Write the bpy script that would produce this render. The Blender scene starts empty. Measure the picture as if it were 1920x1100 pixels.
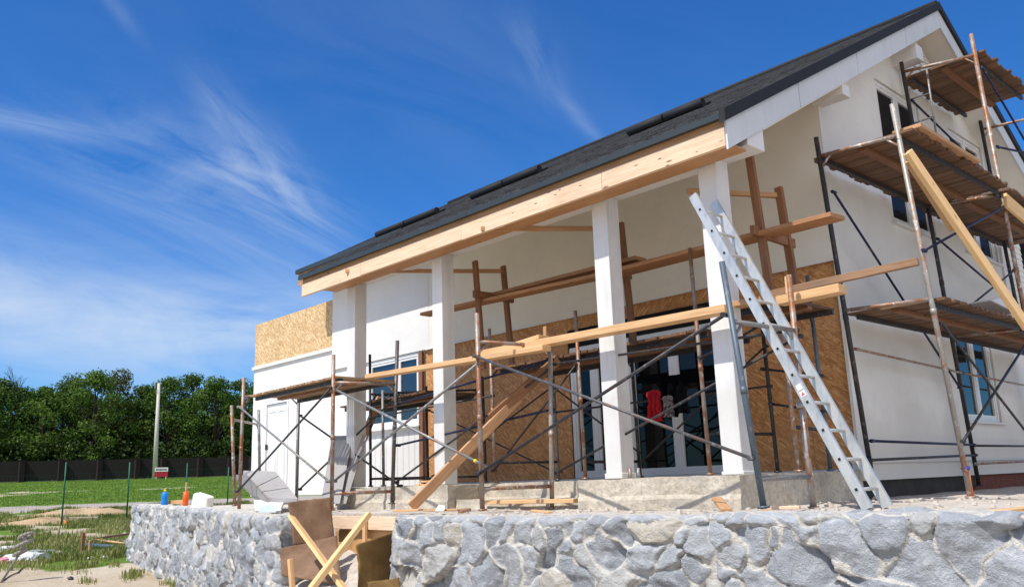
import bpy, bmesh, math, random
import numpy as np
from mathutils import Vector, Matrix, noise
random.seed(7)
R = math.radians
col = bpy.context.scene.collection
# ---------------------------------------------------------------- camera frame (eye = world origin; X along facade, Y into house, Z up)
F = 1598.917
AX = Vector((0.677669837, 0.180563345, 0.712853751))      # world X in camera axes
AY = Vector((0.734610830, -0.122296008, -0.667375917))
AZ = Vector((-0.033324460, 0.975930615, -0.215520104))
def ray(px, py):
    c = Vector((px - 960, 550 - py, -F))
    return Vector((AX.dot(c), AY.dot(c), AZ.dot(c)))
def at(px, py, x=None, y=None, z=None):
    d = ray(px, py)
    k = x / d.x if x is not None else (y / d.y if y is not None else z / d.z)
    return d * k
# ---------------------------------------------------------------- mesh builder
class MB:
    def __init__(s): s.v = []; s.f = []; s.uv = []; s.sm = []
    def face(s, idx, uv, smooth=False):
        s.f.append(idx); s.uv.append(uv); s.sm.append(smooth)
    def hexa(s, p, axis=None):
        """p: 8 points, bottom 0-3 ccw, top 4-7"""
        b = len(s.v); s.v += [Vector(q) for q in p]
        c = sum((Vector(q) for q in p), Vector()) / 8
        if axis is None:
            ls = [(Vector(p[1]) - Vector(p[0])), (Vector(p[3]) - Vector(p[0])), (Vector(p[4]) - Vector(p[0]))]
            ls.sort(key=lambda a: -a.length); axis = ls[0]
        a = Vector(axis).normalized()
        ou, ov = random.random() * 20, random.random() * 20
        for n, q in enumerate(((0, 3, 2, 1), (4, 5, 6, 7), (0, 1, 5, 4), (1, 2, 6, 5), (2, 3, 7, 6), (3, 0, 4, 7))):
            pts = [Vector(p[i]) for i in q]
            nn = (pts[1] - pts[0]).cross(pts[2] - pts[1])
            if nn.length < 1e-12: nn = Vector((0, 0, 1))
            nn.normalize()
            u = a - nn * a.dot(nn)
            if u.length < .3: u = nn.orthogonal()
            u.normalize(); w = nn.cross(u)
            s.face([b + i for i in q], [((t - c).dot(u) + ou, (t - c).dot(w) + ov + n * .31) for t in pts])
    def box(s, x0, x1, y0, y1, z0, z1, axis=None):
        s.hexa([(x0, y0, z0), (x1, y0, z0), (x1, y1, z0), (x0, y1, z0), (x0, y0, z1), (x1, y0, z1), (x1, y1, z1), (x0, y1, z1)], axis)
    def beam(s, p0, p1, w, h, up=(0, 0, 1), taper=1):
        p0 = Vector(p0); p1 = Vector(p1); d = (p1 - p0).normalized()
        up = Vector(up); sd = d.cross(up)
        if sd.length < 1e-3: sd = d.cross(Vector((0, 1, 0)))
        sd.normalize(); u = sd.cross(d)
        q = []
        for hh in (-h / 2, h / 2):
            q += [p0 - sd * w / 2 + u * hh, p0 + sd * w / 2 + u * hh, p1 + sd * w / 2 * taper + u * hh * taper, p1 - sd * w / 2 * taper + u * hh * taper]
        s.hexa(q, d)
    def tube(s, p0, p1, r, n=10, r1=None, caps=True):
        p0 = Vector(p0); p1 = Vector(p1); d = (p1 - p0)
        L = d.length
        if L < 1e-6: return
        d.normalize(); a = d.orthogonal().normalized(); c = d.cross(a); r1 = r if r1 is None else r1
        b = len(s.v); o = random.random() * 10
        for i in range(n):
            t = 2 * math.pi * i / n; e = a * math.cos(t) + c * math.sin(t)
            s.v.append(p0 + e * r); s.v.append(p1 + e * r1)
        for i in range(n):
            j = (i + 1) % n
            s.face([b + 2 * i, b + 2 * j, b + 2 * j + 1, b + 2 * i + 1], [(o, i / n * 6.28 * r), (o, (i + 1) / n * 6.28 * r), (o + L, (i + 1) / n * 6.28 * r), (o + L, i / n * 6.28 * r)], True)
        if caps:
            s.face([b + 2 * i for i in range(n)][::-1], [(0, 0)] * n); s.face([b + 2 * i + 1 for i in range(n)], [(0, 0)] * n)
    def path(s, pts, r, n=8):
        for a, b in zip(pts[:-1], pts[1:]): s.tube(a, b, r, n)
    def poly(s, pts, u=None, w=None):
        b = len(s.v); pts = [Vector(p) for p in pts]; s.v += pts
        nn = (pts[1] - pts[0]).cross(pts[2] - pts[0]).normalized()
        u = Vector(u) if u else (pts[1] - pts[0]); u = (u - nn * u.dot(nn)).normalized(); w = nn.cross(u)
        s.face(list(range(b, b + len(pts))), [(p.dot(u), p.dot(w)) for p in pts])
    def prism(s, pts, ex, u=None):
        pts = [Vector(p) for p in pts]; ex = Vector(ex)
        s.poly(pts[::-1], u); s.poly([p + ex for p in pts], u)
        for i in range(len(pts)):
            a, b = pts[i], pts[(i + 1) % len(pts)]
            s.poly([a, b, b + ex, a + ex], u)
    def lathe(s, c, prof, n=16, sx=1, sy=1):
        b = len(s.v); c = Vector(c)
        for r, z in prof:
            for i in range(n):
                t = 2 * math.pi * i / n; s.v.append(c + Vector((r * sx * math.cos(t), r * sy * math.sin(t), z)))
        for k in range(len(prof) - 1):
            for i in range(n):
                j = (i + 1) % n
                s.face([b + k * n + i, b + k * n + j, b + (k + 1) * n + j, b + (k + 1) * n + i], [(i / n, k), ((i + 1) / n, k), ((i + 1) / n, k + 1), (i / n, k + 1)], True)
        s.face([b + i for i in range(n)][::-1], [(0, 0)] * n)
        m = b + (len(prof) - 1) * n; s.face([m + i for i in range(n)], [(0, 0)] * n)
    def build(s, name, m, parent=None, label=None, bevel=0):
        me = bpy.data.meshes.new(name)
        off = parent_loc(parent)
        me.from_pydata([tuple(v - off) for v in s.v], [], s.f)
        uv = me.uv_layers.new(name='UVMap')
        flat = [c for f in s.uv for t in f for c in t]
        uv.data.foreach_set('uv', flat)
        me.polygons.foreach_set('use_smooth', s.sm)
        me.materials.append(m)
        bm = bmesh.new(); bm.from_mesh(me); bmesh.ops.recalc_face_normals(bm, faces=bm.faces); bm.to_mesh(me); bm.free()
        me.update()
        o = bpy.data.objects.new(name, me); col.objects.link(o)
        if parent is not None: o.parent = parent
        if label: o['label'] = label
        if bevel:
            b = o.modifiers.new('bevel', 'BEVEL'); b.width = bevel; b.segments = 1; b.limit_method = 'ANGLE'; b.angle_limit = R(40)
        return o
def parent_loc(p):
    v = Vector()
    while p is not None:
        v += Vector(p.location); p = p.parent
    return v
def thing(name, label, cat, loc, group=None):
    o = bpy.data.objects.new(name, None); col.objects.link(o); o.location = loc; o.empty_display_size = .2
    o['label'] = label; o['category'] = cat
    if group: o['group'] = group
    return o
def tag(o, label, cat, group=None, kind=None):
    o['label'] = label; o['category'] = cat
    if group: o['group'] = group
    if kind: o['kind'] = kind
    return o
def recenter(o):
    me = o.data; c = Vector((0, 0, 0)); n = len(me.vertices)
    co = np.empty(n * 3); me.vertices.foreach_get('co', co); co = co.reshape(-1, 3)
    c = np.array([co[:, 0].mean(), co[:, 1].mean(), co[:, 2].min()])
    co -= c; me.vertices.foreach_set('co', co.ravel()); me.update()
    o.location = c
    return o
# ---------------------------------------------------------------- materials
class NT:
    def __init__(s, name):
        s.m = bpy.data.materials.new(name); s.m.use_nodes = True
        s.t = s.m.node_tree; s.b = s.t.nodes['Principled BSDF']
    def n(s, typ, **kw):
        nd = s.t.nodes.new(typ)
        for k, v in kw.items():
            if k.startswith('_'): setattr(nd, k[1:], v)
            else:
                key = k.replace('__', ' ')
                nd.inputs[int(key[1:]) if key[0] == 'i' and key[1:].isdigit() else key].default_value = v
        return nd
    def l(s, a, b): s.t.links.new(a, b)
    def co(s, kind='UV', scale=(1, 1, 1), rot=(0, 0, 0)):
        if kind == 'POS': src = s.n('ShaderNodeNewGeometry').outputs['Position']
        else: src = s.n('ShaderNodeTexCoord').outputs[kind]
        mp = s.n('ShaderNodeMapping'); mp.inputs['Scale'].default_value = scale; mp.inputs['Rotation'].default_value = rot
        s.l(src, mp.inputs['Vector']); return mp.outputs['Vector']
    def noise(s, v, sc, det=4, rough=.55, dist=0):
        nd = s.n('ShaderNodeTexNoise'); nd.inputs['Scale'].default_value = sc; nd.inputs['Detail'].default_value = det
        nd.inputs['Roughness'].default_value = rough; nd.inputs['Distortion'].default_value = dist
        s.l(v, nd.inputs['Vector']); return nd.outputs['Fac']
    def ramp(s, f, stops):
        nd = s.n('ShaderNodeValToRGB'); cr = nd.color_ramp
        while len(cr.elements) < len(stops): cr.elements.new(.5)
        for e, (p, c) in zip(cr.elements, stops): e.position = p; e.color = (*c, 1) if len(c) == 3 else c
        s.l(f, nd.inputs['Fac']); return nd.outputs['Color']
    def mix(s, f, a, b, mode='MIX'):
        nd = s.n('ShaderNodeMix', _data_type='RGBA', _blend_type=mode)
        for key, v in ((0, f), (6, a), (7, b)):
            if hasattr(v, 'links') or isinstance(v, bpy.types.NodeSocket): s.l(v, nd.inputs[key])
            else: nd.inputs[key].default_value = v if key == 0 else (*v, 1)
        return nd.outputs[2]
    def bump(s, h, st=.3, d=.01):
        nd = s.n('ShaderNodeBump'); nd.inputs['Strength'].default_value = st; nd.inputs['Distance'].default_value = d
        s.l(h, nd.inputs['Height']); s.l(nd.outputs[0], s.b.inputs['Normal'])
    def out(s, c, rough=.7, metal=0, spec=.3):
        if isinstance(c, bpy.types.NodeSocket): s.l(c, s.b.inputs['Base Color'])
        else: s.b.inputs['Base Color'].default_value = (*c, 1)
        if isinstance(rough, bpy.types.NodeSocket): s.l(rough, s.b.inputs['Roughness'])
        else: s.b.inputs['Roughness'].default_value = rough
        s.b.inputs['Metallic'].default_value = metal; s.b.inputs['Specular IOR Level'].default_value = spec
        return s.m
def wood(name, cols, rough=.65, dirt=.35, dirtcol=(.12, .10, .08), knots=True, spread=1, nails=False):
    t = NT(name)
    g = t.noise(t.co('UV', (1.6, 26, 1)), 1.6, 5, .6, .6)
    c = t.ramp(g, [(.28, cols[0]), (.5, cols[1]), (.72, cols[2])])
    big = t.noise(t.co('UV', (1.1, 2.0, 1)), 1.3, 3)
    c = t.mix(t.ramp(big, [(.45, (0, 0, 0)), (.72, (dirt,) * 3)]), c, dirtcol)
    if knots:
        v = t.n('ShaderNodeTexVoronoi'); v.inputs['Scale'].default_value = 1; v.inputs['Randomness'].default_value = 1
        t.l(t.co('UV', (2.2, 7, 1)), v.inputs['Vector'])
        k = t.ramp(v.outputs['Distance'], [(.05, (1, 1, 1)), (.11, (0, 0, 0))])
        c = t.mix(k, c, tuple(x * .35 for x in cols[0]))
    if nails:
        v = t.n('ShaderNodeTexVoronoi'); v.inputs['Scale'].default_value = 1; t.l(t.co('UV', (3.2, 13, 1)), v.inputs['Vector'])
        c = t.mix(t.ramp(v.outputs['Distance'], [(.06, (1, 1, 1)), (.10, (0, 0, 0))]), c, (.10, .08, .09))
    # every board its own tone
    vr = t.n('ShaderNodeNewGeometry')
    pr = t.ramp(vr.outputs['Random Per Island'], [(0, (1 - .35 * spread,) * 3), (1, (1 + .12 * spread,) * 3)])
    c = t.mix(1.0, c, pr, 'MULTIPLY')
    t.bump(g, .25, .006)
    return t.out(c, rough)
def steel(name, base, rust=(.17, .075, .035), lo=.45, hi=.6, metal=.35, rough=.5, extra=None):
    t = NT(name); p = t.co('POS')
    a = t.noise(p, 7, 6, .7); f = t.ramp(a, [(lo, (0, 0, 0)), (hi, (1, 1, 1))])
    r = t.mix(t.noise(p, 40, 3), rust, tuple(x * 1.9 for x in rust))
    c = t.mix(f, base, r)
    sp = t.noise(t.co('POS', (1, 1, .6)), 23, 4, .6); c = t.mix(t.ramp(sp, [(.6, (0, 0, 0)), (.66, (1, 1, 1))]), c, extra or (.5, .48, .45))
    t.bump(a, .3, .004)
    return t.out(c, rough, metal)
M = {}
def plaster(name, c, var=.05, rough=.85, bscale=180, streak=0):
    t = NT(name); p = t.co('POS')
    a = t.noise(p, 1.1, 5, .6); d = tuple(x * (1 - var * 3) for x in c)
    cc = t.mix(t.ramp(a, [(.35, (0, 0, 0)), (.75, (1, 1, 1))]), c, d)
    if streak:
        s_ = t.noise(t.co('POS', (6, 6, .5)), 1.2, 5, .65); cc = t.mix(t.ramp(s_, [(.5, (0, 0, 0)), (.8, (streak,) * 3)]), cc, tuple(x * .55 for x in c))
    sz = t.n('ShaderNodeSeparateXYZ'); t.l(t.n('ShaderNodeNewGeometry').outputs['Position'], sz.inputs[0])
    zz = t.n('ShaderNodeMath', _operation='MULTIPLY_ADD'); t.l(a, zz.inputs[0]); zz.inputs[1].default_value = -1.3; t.l(sz.outputs['Z'], zz.inputs[2])
    cc = t.mix(t.ramp(zz.outputs[0], [(.0, (.30,) * 3), (.25, (0, 0, 0))]), cc, (.52, .46, .38))
    pt_ = t.noise(t.co('POS', (1, 1, 1.5)), 4.5, 6, .7, .5); cc = t.mix(t.ramp(pt_, [(.48, (0, 0, 0)), (.66, (.30,) * 3)]), cc, tuple(x * .86 for x in c))
    t.bump(t.mix(.5, t.noise(p, bscale, 3, .6), pt_), .18, .006)
    return t.out(cc, rough, 0, .2)
M['white'] = plaster('white_render', (.80, .79, .77), .035, streak=.05)
M['bouncetint'] = plaster('bounce_tinted_render', (.84, .81, .74), .035)  # same white render, warmed to hold bounced light below the roof
M['gable'] = plaster('gable_render', (.80, .785, .75), .04, streak=.08)
M['trim'] = plaster('white_trim', (.78, .78, .78), .03, rough=.5, streak=.15)
M['fasciapaint'] = plaster('primed_board', (.66, .69, .72), .05, rough=.6, streak=.25)
M['colpaint'] = plaster('column_paint', (.80, .80, .80), .07, rough=.6, streak=.5)
M['pvc'] = plaster('white_pvc', (.8, .81, .82), .02, rough=.3)
M['foam'] = plaster('grey_foam', (.30, .30, .32), .06, bscale=350)
M['styro'] = plaster('white_foam', (.82, .83, .82), .03, bscale=260)
M['concrete'] = None
def concrete():
    t = NT('rough_concrete'); p = t.co('POS')
    a = t.noise(p, 2.2, 6, .65); b = t.noise(p, 22, 5, .7)
    c = t.ramp(a, [(.3, (.42, .36, .28)), (.5, (.57, .50, .40)), (.7, (.65, .59, .49))])
    c = t.mix(t.ramp(b, [(.35, (.55,) * 3), (.55, (0, 0, 0))]), c, (.26, .23, .19))
    w = t.noise(t.co('POS', (1, 1, 3)), 1.3, 4); c = t.mix(t.ramp(w, [(.52, (0, 0, 0)), (.62, (.5,) * 3)]), c, (.30, .28, .25))
    t.bump(b, .7, .02)
    return t.out(c, .95, 0, .1)
M['concrete'] = concrete()
def osb(name, stops):
    t = NT(name)
    prev = None
    for k, (rot, off) in enumerate(((.35, 0), (1.35, 3.1), (-.75, 7.7), (2.2, 12.3))):
        mp = t.n('ShaderNodeMapping'); mp.inputs['Rotation'].default_value = (0, 0, rot); mp.inputs['Location'].default_value = (off, off * .7, 0)
        t.l(t.co('UV'), mp.inputs['Vector'])
        m2 = t.n('ShaderNodeMapping'); m2.inputs['Scale'].default_value = (11, 46, 1); t.l(mp.outputs[0], m2.inputs['Vector'])
        v = t.n('ShaderNodeTexVoronoi'); v.inputs['Scale'].default_value = 1; t.l(m2.outputs[0], v.inputs['Vector'])
        sx = t.n('ShaderNodeSeparateColor'); t.l(v.outputs['Color'], sx.inputs[0])
        c = t.ramp(sx.outputs[0], stops)
        c = t.mix(t.ramp(v.outputs['Distance'], [(.45, (0, 0, 0)), (.9, (.3,) * 3)]), c, tuple(x * .5 for x in stops[0][1]))
        if prev is None: prev = c; hgt = sx.outputs[1]
        else:
            f = t.ramp(sx.outputs[2], [(.49, (0, 0, 0)), (.51, (1, 1, 1))]); prev = t.mix(f, prev, c)
    big = t.noise(t.co('UV'), 1.4, 4); prev = t.mix(t.ramp(big, [(.4, (0, 0, 0)), (.8, (.35,) * 3)]), prev, tuple(x * .6 for x in stops[1][1]))
    t.bump(hgt, .3, .004)
    return t.out(prev, .6, 0, .35)
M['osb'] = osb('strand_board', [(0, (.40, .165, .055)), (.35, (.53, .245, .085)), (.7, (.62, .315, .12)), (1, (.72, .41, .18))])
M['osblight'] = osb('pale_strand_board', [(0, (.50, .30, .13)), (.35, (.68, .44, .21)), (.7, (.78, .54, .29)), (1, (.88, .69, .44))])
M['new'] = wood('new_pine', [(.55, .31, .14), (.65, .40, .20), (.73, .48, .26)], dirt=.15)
M['fresh'] = wood('fresh_pale_pine', [(.64, .38, .16), (.76, .49, .23), (.82, .57, .30)], dirt=.1)
M['peach'] = wood('fascia_pine', [(.66, .43, .27), (.78, .56, .38), (.85, .66, .50)], dirt=.15, spread=.3, nails=True)
M['soff'] = wood('soffit_pine', [(.40, .21, .10), (.50, .27, .13), (.56, .33, .17)], dirt=.2, spread=.4)
M['old'] = wood('weathered_board', [(.20, .11, .06), (.29, .165, .09), (.36, .22, .13)], dirt=.5)
M['brown'] = wood('stained_timber', [(.17, .075, .035), (.25, .115, .055), (.31, .15, .075)], dirt=.3)
M['shade'] = wood('shaded_plank', [(.29, .13, .055), (.39, .19, .085), (.47, .25, .115)], dirt=.3)  # plank tone darkened for the shade under the porch ceiling
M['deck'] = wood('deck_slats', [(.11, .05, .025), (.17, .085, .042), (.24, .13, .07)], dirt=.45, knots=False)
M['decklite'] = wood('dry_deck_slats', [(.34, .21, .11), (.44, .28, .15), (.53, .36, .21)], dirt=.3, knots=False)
M['mid'] = wood('used_plank', [(.40, .21, .10), (.50, .28, .14), (.58, .35, .19)], dirt=.25)
M['tube_rust'] = steel('rusty_tube', (.34, .30, .27), (.20, .09, .045), lo=.40, hi=.58, extra=(.62, .56, .50))
M['tube_grey'] = steel('grey_tube', (.24, .24, .24), lo=.55, hi=.66)
M['tube_mid'] = steel('worn_dark_tube', (.10, .10, .105), (.12, .07, .05), lo=.5, hi=.62, extra=(.30, .30, .30))
M['tube_dark'] = steel('dark_tube', (.045, .045, .05), (.09, .045, .03), lo=.55, hi=.68, extra=(.13, .12, .12))
M['tube_blue'] = steel('blue_tube', (.022, .025, .065), (.09, .05, .05), lo=.58, hi=.7, extra=(.12, .12, .15))
M['tube_pale'] = steel('painted_tube', (.36, .34, .31), (.26, .13, .08), lo=.5, hi=.62, extra=(.6, .58, .54))
M['tube_slate'] = steel('slate_painted_tube', (.11, .14, .17), (.12, .07, .05), lo=.68, hi=.8, extra=(.2, .22, .24))
M['orange_leg'] = steel('red_oxide_tube', (.62, .15, .03), (.3, .09, .03), lo=.75, hi=.9, metal=.1)
def flat(name, c, rough=.6, metal=0, spec=.3, var=.15, sc=6):
    t = NT(name); a = t.noise(t.co('POS'), sc, 5, .6)
    return t.out(t.mix(a, tuple(x * (1 - var) for x in c), tuple(min(1, x * (1 + var)) for x in c)), rough, metal, spec)
M['alu'] = None
def alu():
    t = NT('aluminium'); p = t.co('POS', (1, 1, .4))
    a = t.noise(p, 14, 5, .6); c = t.ramp(a, [(.3, (.48, .475, .46)), (.55, (.64, .63, .60)), (.75, (.56, .54, .50))])
    d = t.noise(t.co('POS'), 30, 4, .7); c = t.mix(t.ramp(d, [(.62, (0, 0, 0)), (.7, (.7,) * 3)]), c, (.45, .40, .30))
    return t.out(c, t.ramp(a, [(.3, (.3,) * 3), (.7, (.48,) * 3)]), .5, .5)
M['alu'] = alu()
M['drip'] = flat('grey_metal_edge', (.05, .06, .064), .45, .2)
M['black'] = flat('black_rubber', (.012, .012, .013), .7)
M['bitumen'] = flat('black_trim', (.022, .023, .026), .75)
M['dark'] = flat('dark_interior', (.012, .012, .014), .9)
M['brick'] = flat('red_brick_base', (.17, .06, .04), .9, var=.5, sc=9)
M['darkbase'] = flat('shaded_gap_base', (.05, .045, .04), .9, var=.6, sc=8)  # dark colour puts in the shade of the gap under the ledge
M['sheet'] = None
def sheetm(name, a, b, c_):
    t = NT(name); p = t.co('POS'); n1 = t.noise(p, 3, 5, .6); c = t.ramp(n1, [(.3, a), (.5, b), (.7, c_)])
    n2 = t.noise(p, 60, 3, .6); c = t.mix(t.ramp(n2, [(.6, (0, 0, 0)), (.75, (.35,) * 3)]), c, (.5, .42, .33)); t.bump(n2, .3, .004)
    return t.out(c, .75, 0, .25)
M['sheet'] = sheetm('stained_plywood', (.10, .055, .028), (.19, .11, .065), (.26, .16, .10))
M['sheetdark'] = sheetm('dark_plywood', (.11, .06, .018), (.20, .115, .035), (.27, .17, .06))
M['ply'] = sheetm('orange_plywood', (.42, .22, .09), (.55, .32, .14), (.62, .40, .20))
def glass(name, tint=(.02, .025, .03), refl=.45, fm=1.0):
    t = NT(name); g = t.n('ShaderNodeBsdfGlossy'); g.inputs['Roughness'].default_value = .02; g.inputs['Color'].default_value = (.34, .35, .36, 1)
    a = t.noise(t.co('POS'), 1.1, 2); t.bump(a, .02, .02)
    d = t.n('ShaderNodeBsdfDiffuse'); d.inputs['Color'].default_value = (*tint, 1)
    fr = t.n('ShaderNodeFresnel'); fr.inputs['IOR'].default_value = 1.5
    ma = t.n('ShaderNodeMath', _operation='MULTIPLY_ADD'); t.l(fr.outputs[0], ma.inputs[0]); ma.inputs[1].default_value = fm; ma.inputs[2].default_value = refl; ma.use_clamp = True
    mx = t.n('ShaderNodeMixShader'); t.l(ma.outputs[0], mx.inputs[0]); t.l(d.outputs[0], mx.inputs[1]); t.l(g.outputs[0], mx.inputs[2])
    o = [n for n in t.t.nodes if n.type == 'OUTPUT_MATERIAL'][0]; t.l(mx.outputs[0], o.inputs[0])
    return t.m
M['glass'] = glass('window_glass', refl=.26)
M['glassmid'] = glass('upper_window_glass', (.025, .025, .026), .05, .35)
M['glassdark'] = glass('door_glass', (.004, .005, .006), .02)
def shingle():
    t = NT('asphalt_shingles'); uv = t.co('UV')
    b = t.n('ShaderNodeTexBrick'); t.l(uv, b.inputs['Vector'])
    b.inputs['Scale'].default_value = 1; b.inputs['Brick Width'].default_value = .17; b.inputs['Row Height'].default_value = .11; b.inputs['Mortar Size'].default_value = .006
    b.inputs['Color1'].default_value = (.015, .015, .017, 1); b.inputs['Color2'].default_value = (.05, .05, .055, 1); b.inputs['Mortar'].default_value = (.006, .006, .007, 1)
    b.inputs['Bias'].default_value = -.1
    n1 = t.noise(t.co('UV', (1, 4, 1)), 5, 6, .7); c = t.mix(t.ramp(n1, [(.45, (0, 0, 0)), (.75, (.8,) * 3)]), b.outputs['Color'], (.085, .085, .09))
    n2 = t.noise(uv, 160, 2); c = t.mix(t.ramp(n2, [(.55, (0, 0, 0)), (.7, (.35,) * 3)]), c, (.2, .2, .21))
    t.bump(t.mix(.4, b.outputs['Color'], n1 if False else b.outputs['Color']), 1.0, .03)
    return t.out(c, .9, 0, .25)
M['shingle'] = shingle()
# ================================================================ THE HOUSE
house = thing('house', 'white rendered house under construction with a black shingle roof and a timber porch', 'house', (-8, 7, -.31))
SL = .564
XR, XG, YF, YW, YA = -4.02, -4.40, 6.60, 9.30, 12.70
XPL, XHL = -11.95, -15.42           # left end of the porch roof, left wall of the house
def roofz(y): return 3.34 + SL * (y - 6.6) if y <= YA else 3.34 + SL * (YA - 6.6) - SL * (y - YA)
def hp(name, mb, m, parent=house, label=None, bevel=0): return mb.build(name, m, parent, label, bevel)
# roof shingles : front slope has a longer porch part
YE = 8.62
XL = -15.75
mb = MB(); t_ = .035
def slab(mb, x0, x1, y0, y1, off0, off1):
    mb.hexa([(x0, y0, roofz(y0) + off0), (x1, y0, roofz(y0) + off0), (x1, y1, roofz(y1) + off0), (x0, y1, roofz(y1) + off0),
             (x0, y0, roofz(y0) + off1), (x1, y0, roofz(y0) + off1), (x1, y1, roofz(y1) + off1), (x0, y1, roofz(y1) + off1)], (1, 0, 0))
rows = [(XPL, 6.56, YE), (XL, YE, YA)]
# courses of shingles, each course laid over the one below
y = 6.56
while y < YA - .01:
    y1 = min(y + .125, YA); x0 = XPL if y < YE else XL
    mb.hexa([(x0, y, roofz(y)), (XR, y, roofz(y)), (XR, y1, roofz(y1)), (x0, y1, roofz(y1)),
             (x0, y, roofz(y) + .018), (XR, y, roofz(y) + .018), (XR, y1, roofz(y1) + .006), (x0, y1, roofz(y1) + .006)], (1, 0, 0))
    y = y1
mb.hexa([(XL, YA, roofz(YA)), (XR, YA, roofz(YA)), (XR, 18.84, roofz(18.84)), (XL, 18.84, roofz(18.84)),
         (XL, YA, roofz(YA) + .02), (XR, YA, roofz(YA) + .02), (XR, 18.84, roofz(18.84) + .02), (XL, 18.84, roofz(18.84) + .02)], (1, 0, 0))
# fix continuous shingle UVs (x , slope distance)
for fi, f in enumerate(mb.f):
    mb.uv[fi] = [(mb.v[i].x, mb.v[i].y * 1.148 + mb.v[i].z * .02) for i in f]
roof = hp('roof', mb, M['shingle'])
mb = MB(); mb.tube((XL, YA, roofz(YA) + .015), (XR, YA, roofz(YA) + .015), .05, 10); hp('ridge_cap', mb, M['bitumen'], roof)
# skylights : three twin units
def skylight(xa, xb, ya=9.02):
    mb = MB(); yb = ya + .20
    e = .06
    mb.hexa([(xa, ya, roofz(ya) + .02), (xb, ya, roofz(ya) + .02), (xb, yb, roofz(yb) + .02), (xa, yb, roofz(yb) + .02),
             (xa, ya, roofz(ya) + e), (xb, ya, roofz(ya) + e), (xb, yb, roofz(yb) + e), (xa, yb, roofz(yb) + e)])
    f = mb.build('skylight', M['bitumen'], house, None, .01)
    c = MB(); c.tube((xa - .005, ya - .01, roofz(ya) + .075), (xb + .005, ya - .01, roofz(ya) + .075), .06, 14); c.build('cowl', M['bitumen'], f)
for a, b in (((708, 443), (820, 393)), ((886, 371), (1012, 313)), ((1180, 246), (1318, 186))):
    xa = at(*a, y=9.02).x; xb = at(*b, y=9.02).x; xm = xa + (xb - xa) * .5
    skylight(xa, xm - .02); skylight(xm + .02, xb)
# drip edges
mb = MB(); mb.box(XPL - .03, XR, 6.548, 6.558, 3.250, 3.312); mb.box(XPL - .03, XR, 6.5585, 6.60, 3.252, 3.262)
hp('drip_edge', mb, M['drip'], roof)
mb = MB(); mb.box(XL - .03, XPL - .035, YE - .06, YE - .005, roofz(YE) - .08, roofz(YE) + .01); hp('drip_edge', mb, M['drip'], roof)
def rake(mb, x0, x1, y0, y1, o0, o1):
    mb.hexa([(x0, y0, roofz(y0) + o0), (x1, y0, roofz(y0) + o0), (x1, y1, roofz(y1) + o0), (x0, y1, roofz(y1) + o0),
             (x0, y0, roofz(y0) + o1), (x1, y0, roofz(y0) + o1), (x1, y1, roofz(y1) + o1), (x0, y1, roofz(y1) + o1)])
# near rake : black edge over primed fascia boards with seams
mb = MB(); rake(mb, XR - .03, XR + .035, 6.50, YA, -.10, .03); rake(mb, XR - .03, XR + .035, YA, 18.84, -.10, .03); hp('rake_edge', mb, M['bitumen'], roof)
seams = [6.56, 8.05, 9.62, 11.28, YA]
for a, b in zip(seams[:-1], seams[1:]):
    mb = MB(); rake(mb, XR - .02, XR, a + .006, b - .006, -.385, -.10); hp('rake_fascia', mb, M['fasciapaint'])
mb = MB(); rake(mb, XR - .02, XR, YA + .004, 18.8, -.385, -.10); hp('rake_fascia', mb, M['fasciapaint'])
# soffit boarding between the gable wall and the fascia
mb = MB(); rake(mb, XG, XR - .022, 9.36, YA, -.37, -.345); rake(mb, XG, XR - .022, YA, 18.8, -.37, -.345); hp('rake_soffit', mb, M['bouncetint'])
# far rake boards
mb = MB(); rake(mb, XL, XL + .02, YE + .03, YA, -.30, -.03); rake(mb, XL, XL + .02, YA, 18.8, -.30, -.03); hp('rake_fascia', mb, M['fasciapaint'])
mb = MB(); rake(mb, XPL, XPL + .02, 6.67, YE, -.22, -.02); hp('rake_fascia', mb, M['peach'])
# purlin ends boxed in white
for (y0, y1, z0, z1) in ((9.18, 9.36, 4.28, 4.43), (11.68, 11.90, 5.58, 5.80), (13.5, 13.72, 5.58, 5.80), (16.0, 16.2, 4.2, 4.35)):
    mb = MB(); mb.box(XG - .05, XR - .028, y0, y1, z0, z1); hp('purlin_end', mb, M['trim'], bevel=.004)
# timber eave fascia : two planks, seams
sx = [XPL, -9.25, -6.6, XR - .04]
sx = [XPL, -10.25, -7.95, -5.6, XR - .045]
for i, (a, b) in enumerate(zip(sx[:-1], sx[1:])):
    mb = MB(); mb.box(a + .002, b - .002, 6.60, 6.645, 2.985 + .006 * (i % 2), 3.184, (1, 0, 0)); mb.build('fascia_board', M['peach'], house, None, .003)
mb = MB(); mb.box(XPL, XR - .045, 6.618, 6.645, 3.188, 3.30, (1, 0, 0)); hp('upper_fascia_board', mb, M['mid'])
mb = MB(); mb.box(XPL + .45, XR - .05, 6.647, 6.96, 3.02, 3.045, (1, 0, 0)); hp('eave_soffit', mb, M['soff'])
# boxed column beam (white)
mb = MB(); mb.box(XPL + .5, XR - .03, 6.965, 7.27, 3.09, 3.335); hp('porch_beam', mb, M['trim'], bevel=.004)
# porch ceiling
mb = MB()
rake(mb, XPL + .03, XR - .024, 7.272, 9.252, -.405, -.38); rake(mb, XG, XR - .024, 9.2545, 9.358, -.405, -.38)
hp('porch_ceiling', mb, M['bouncetint'])
mb = MB(); mb.box(XL + .03, XPL, YE - .02, YE, roofz(YE) - .34, roofz(YE) - .005); mb.box(XL + .03, XPL, YE, YW, roofz(YE) - .30, roofz(YE) - .28); hp('eave_board', mb, M['mid'])
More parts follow.
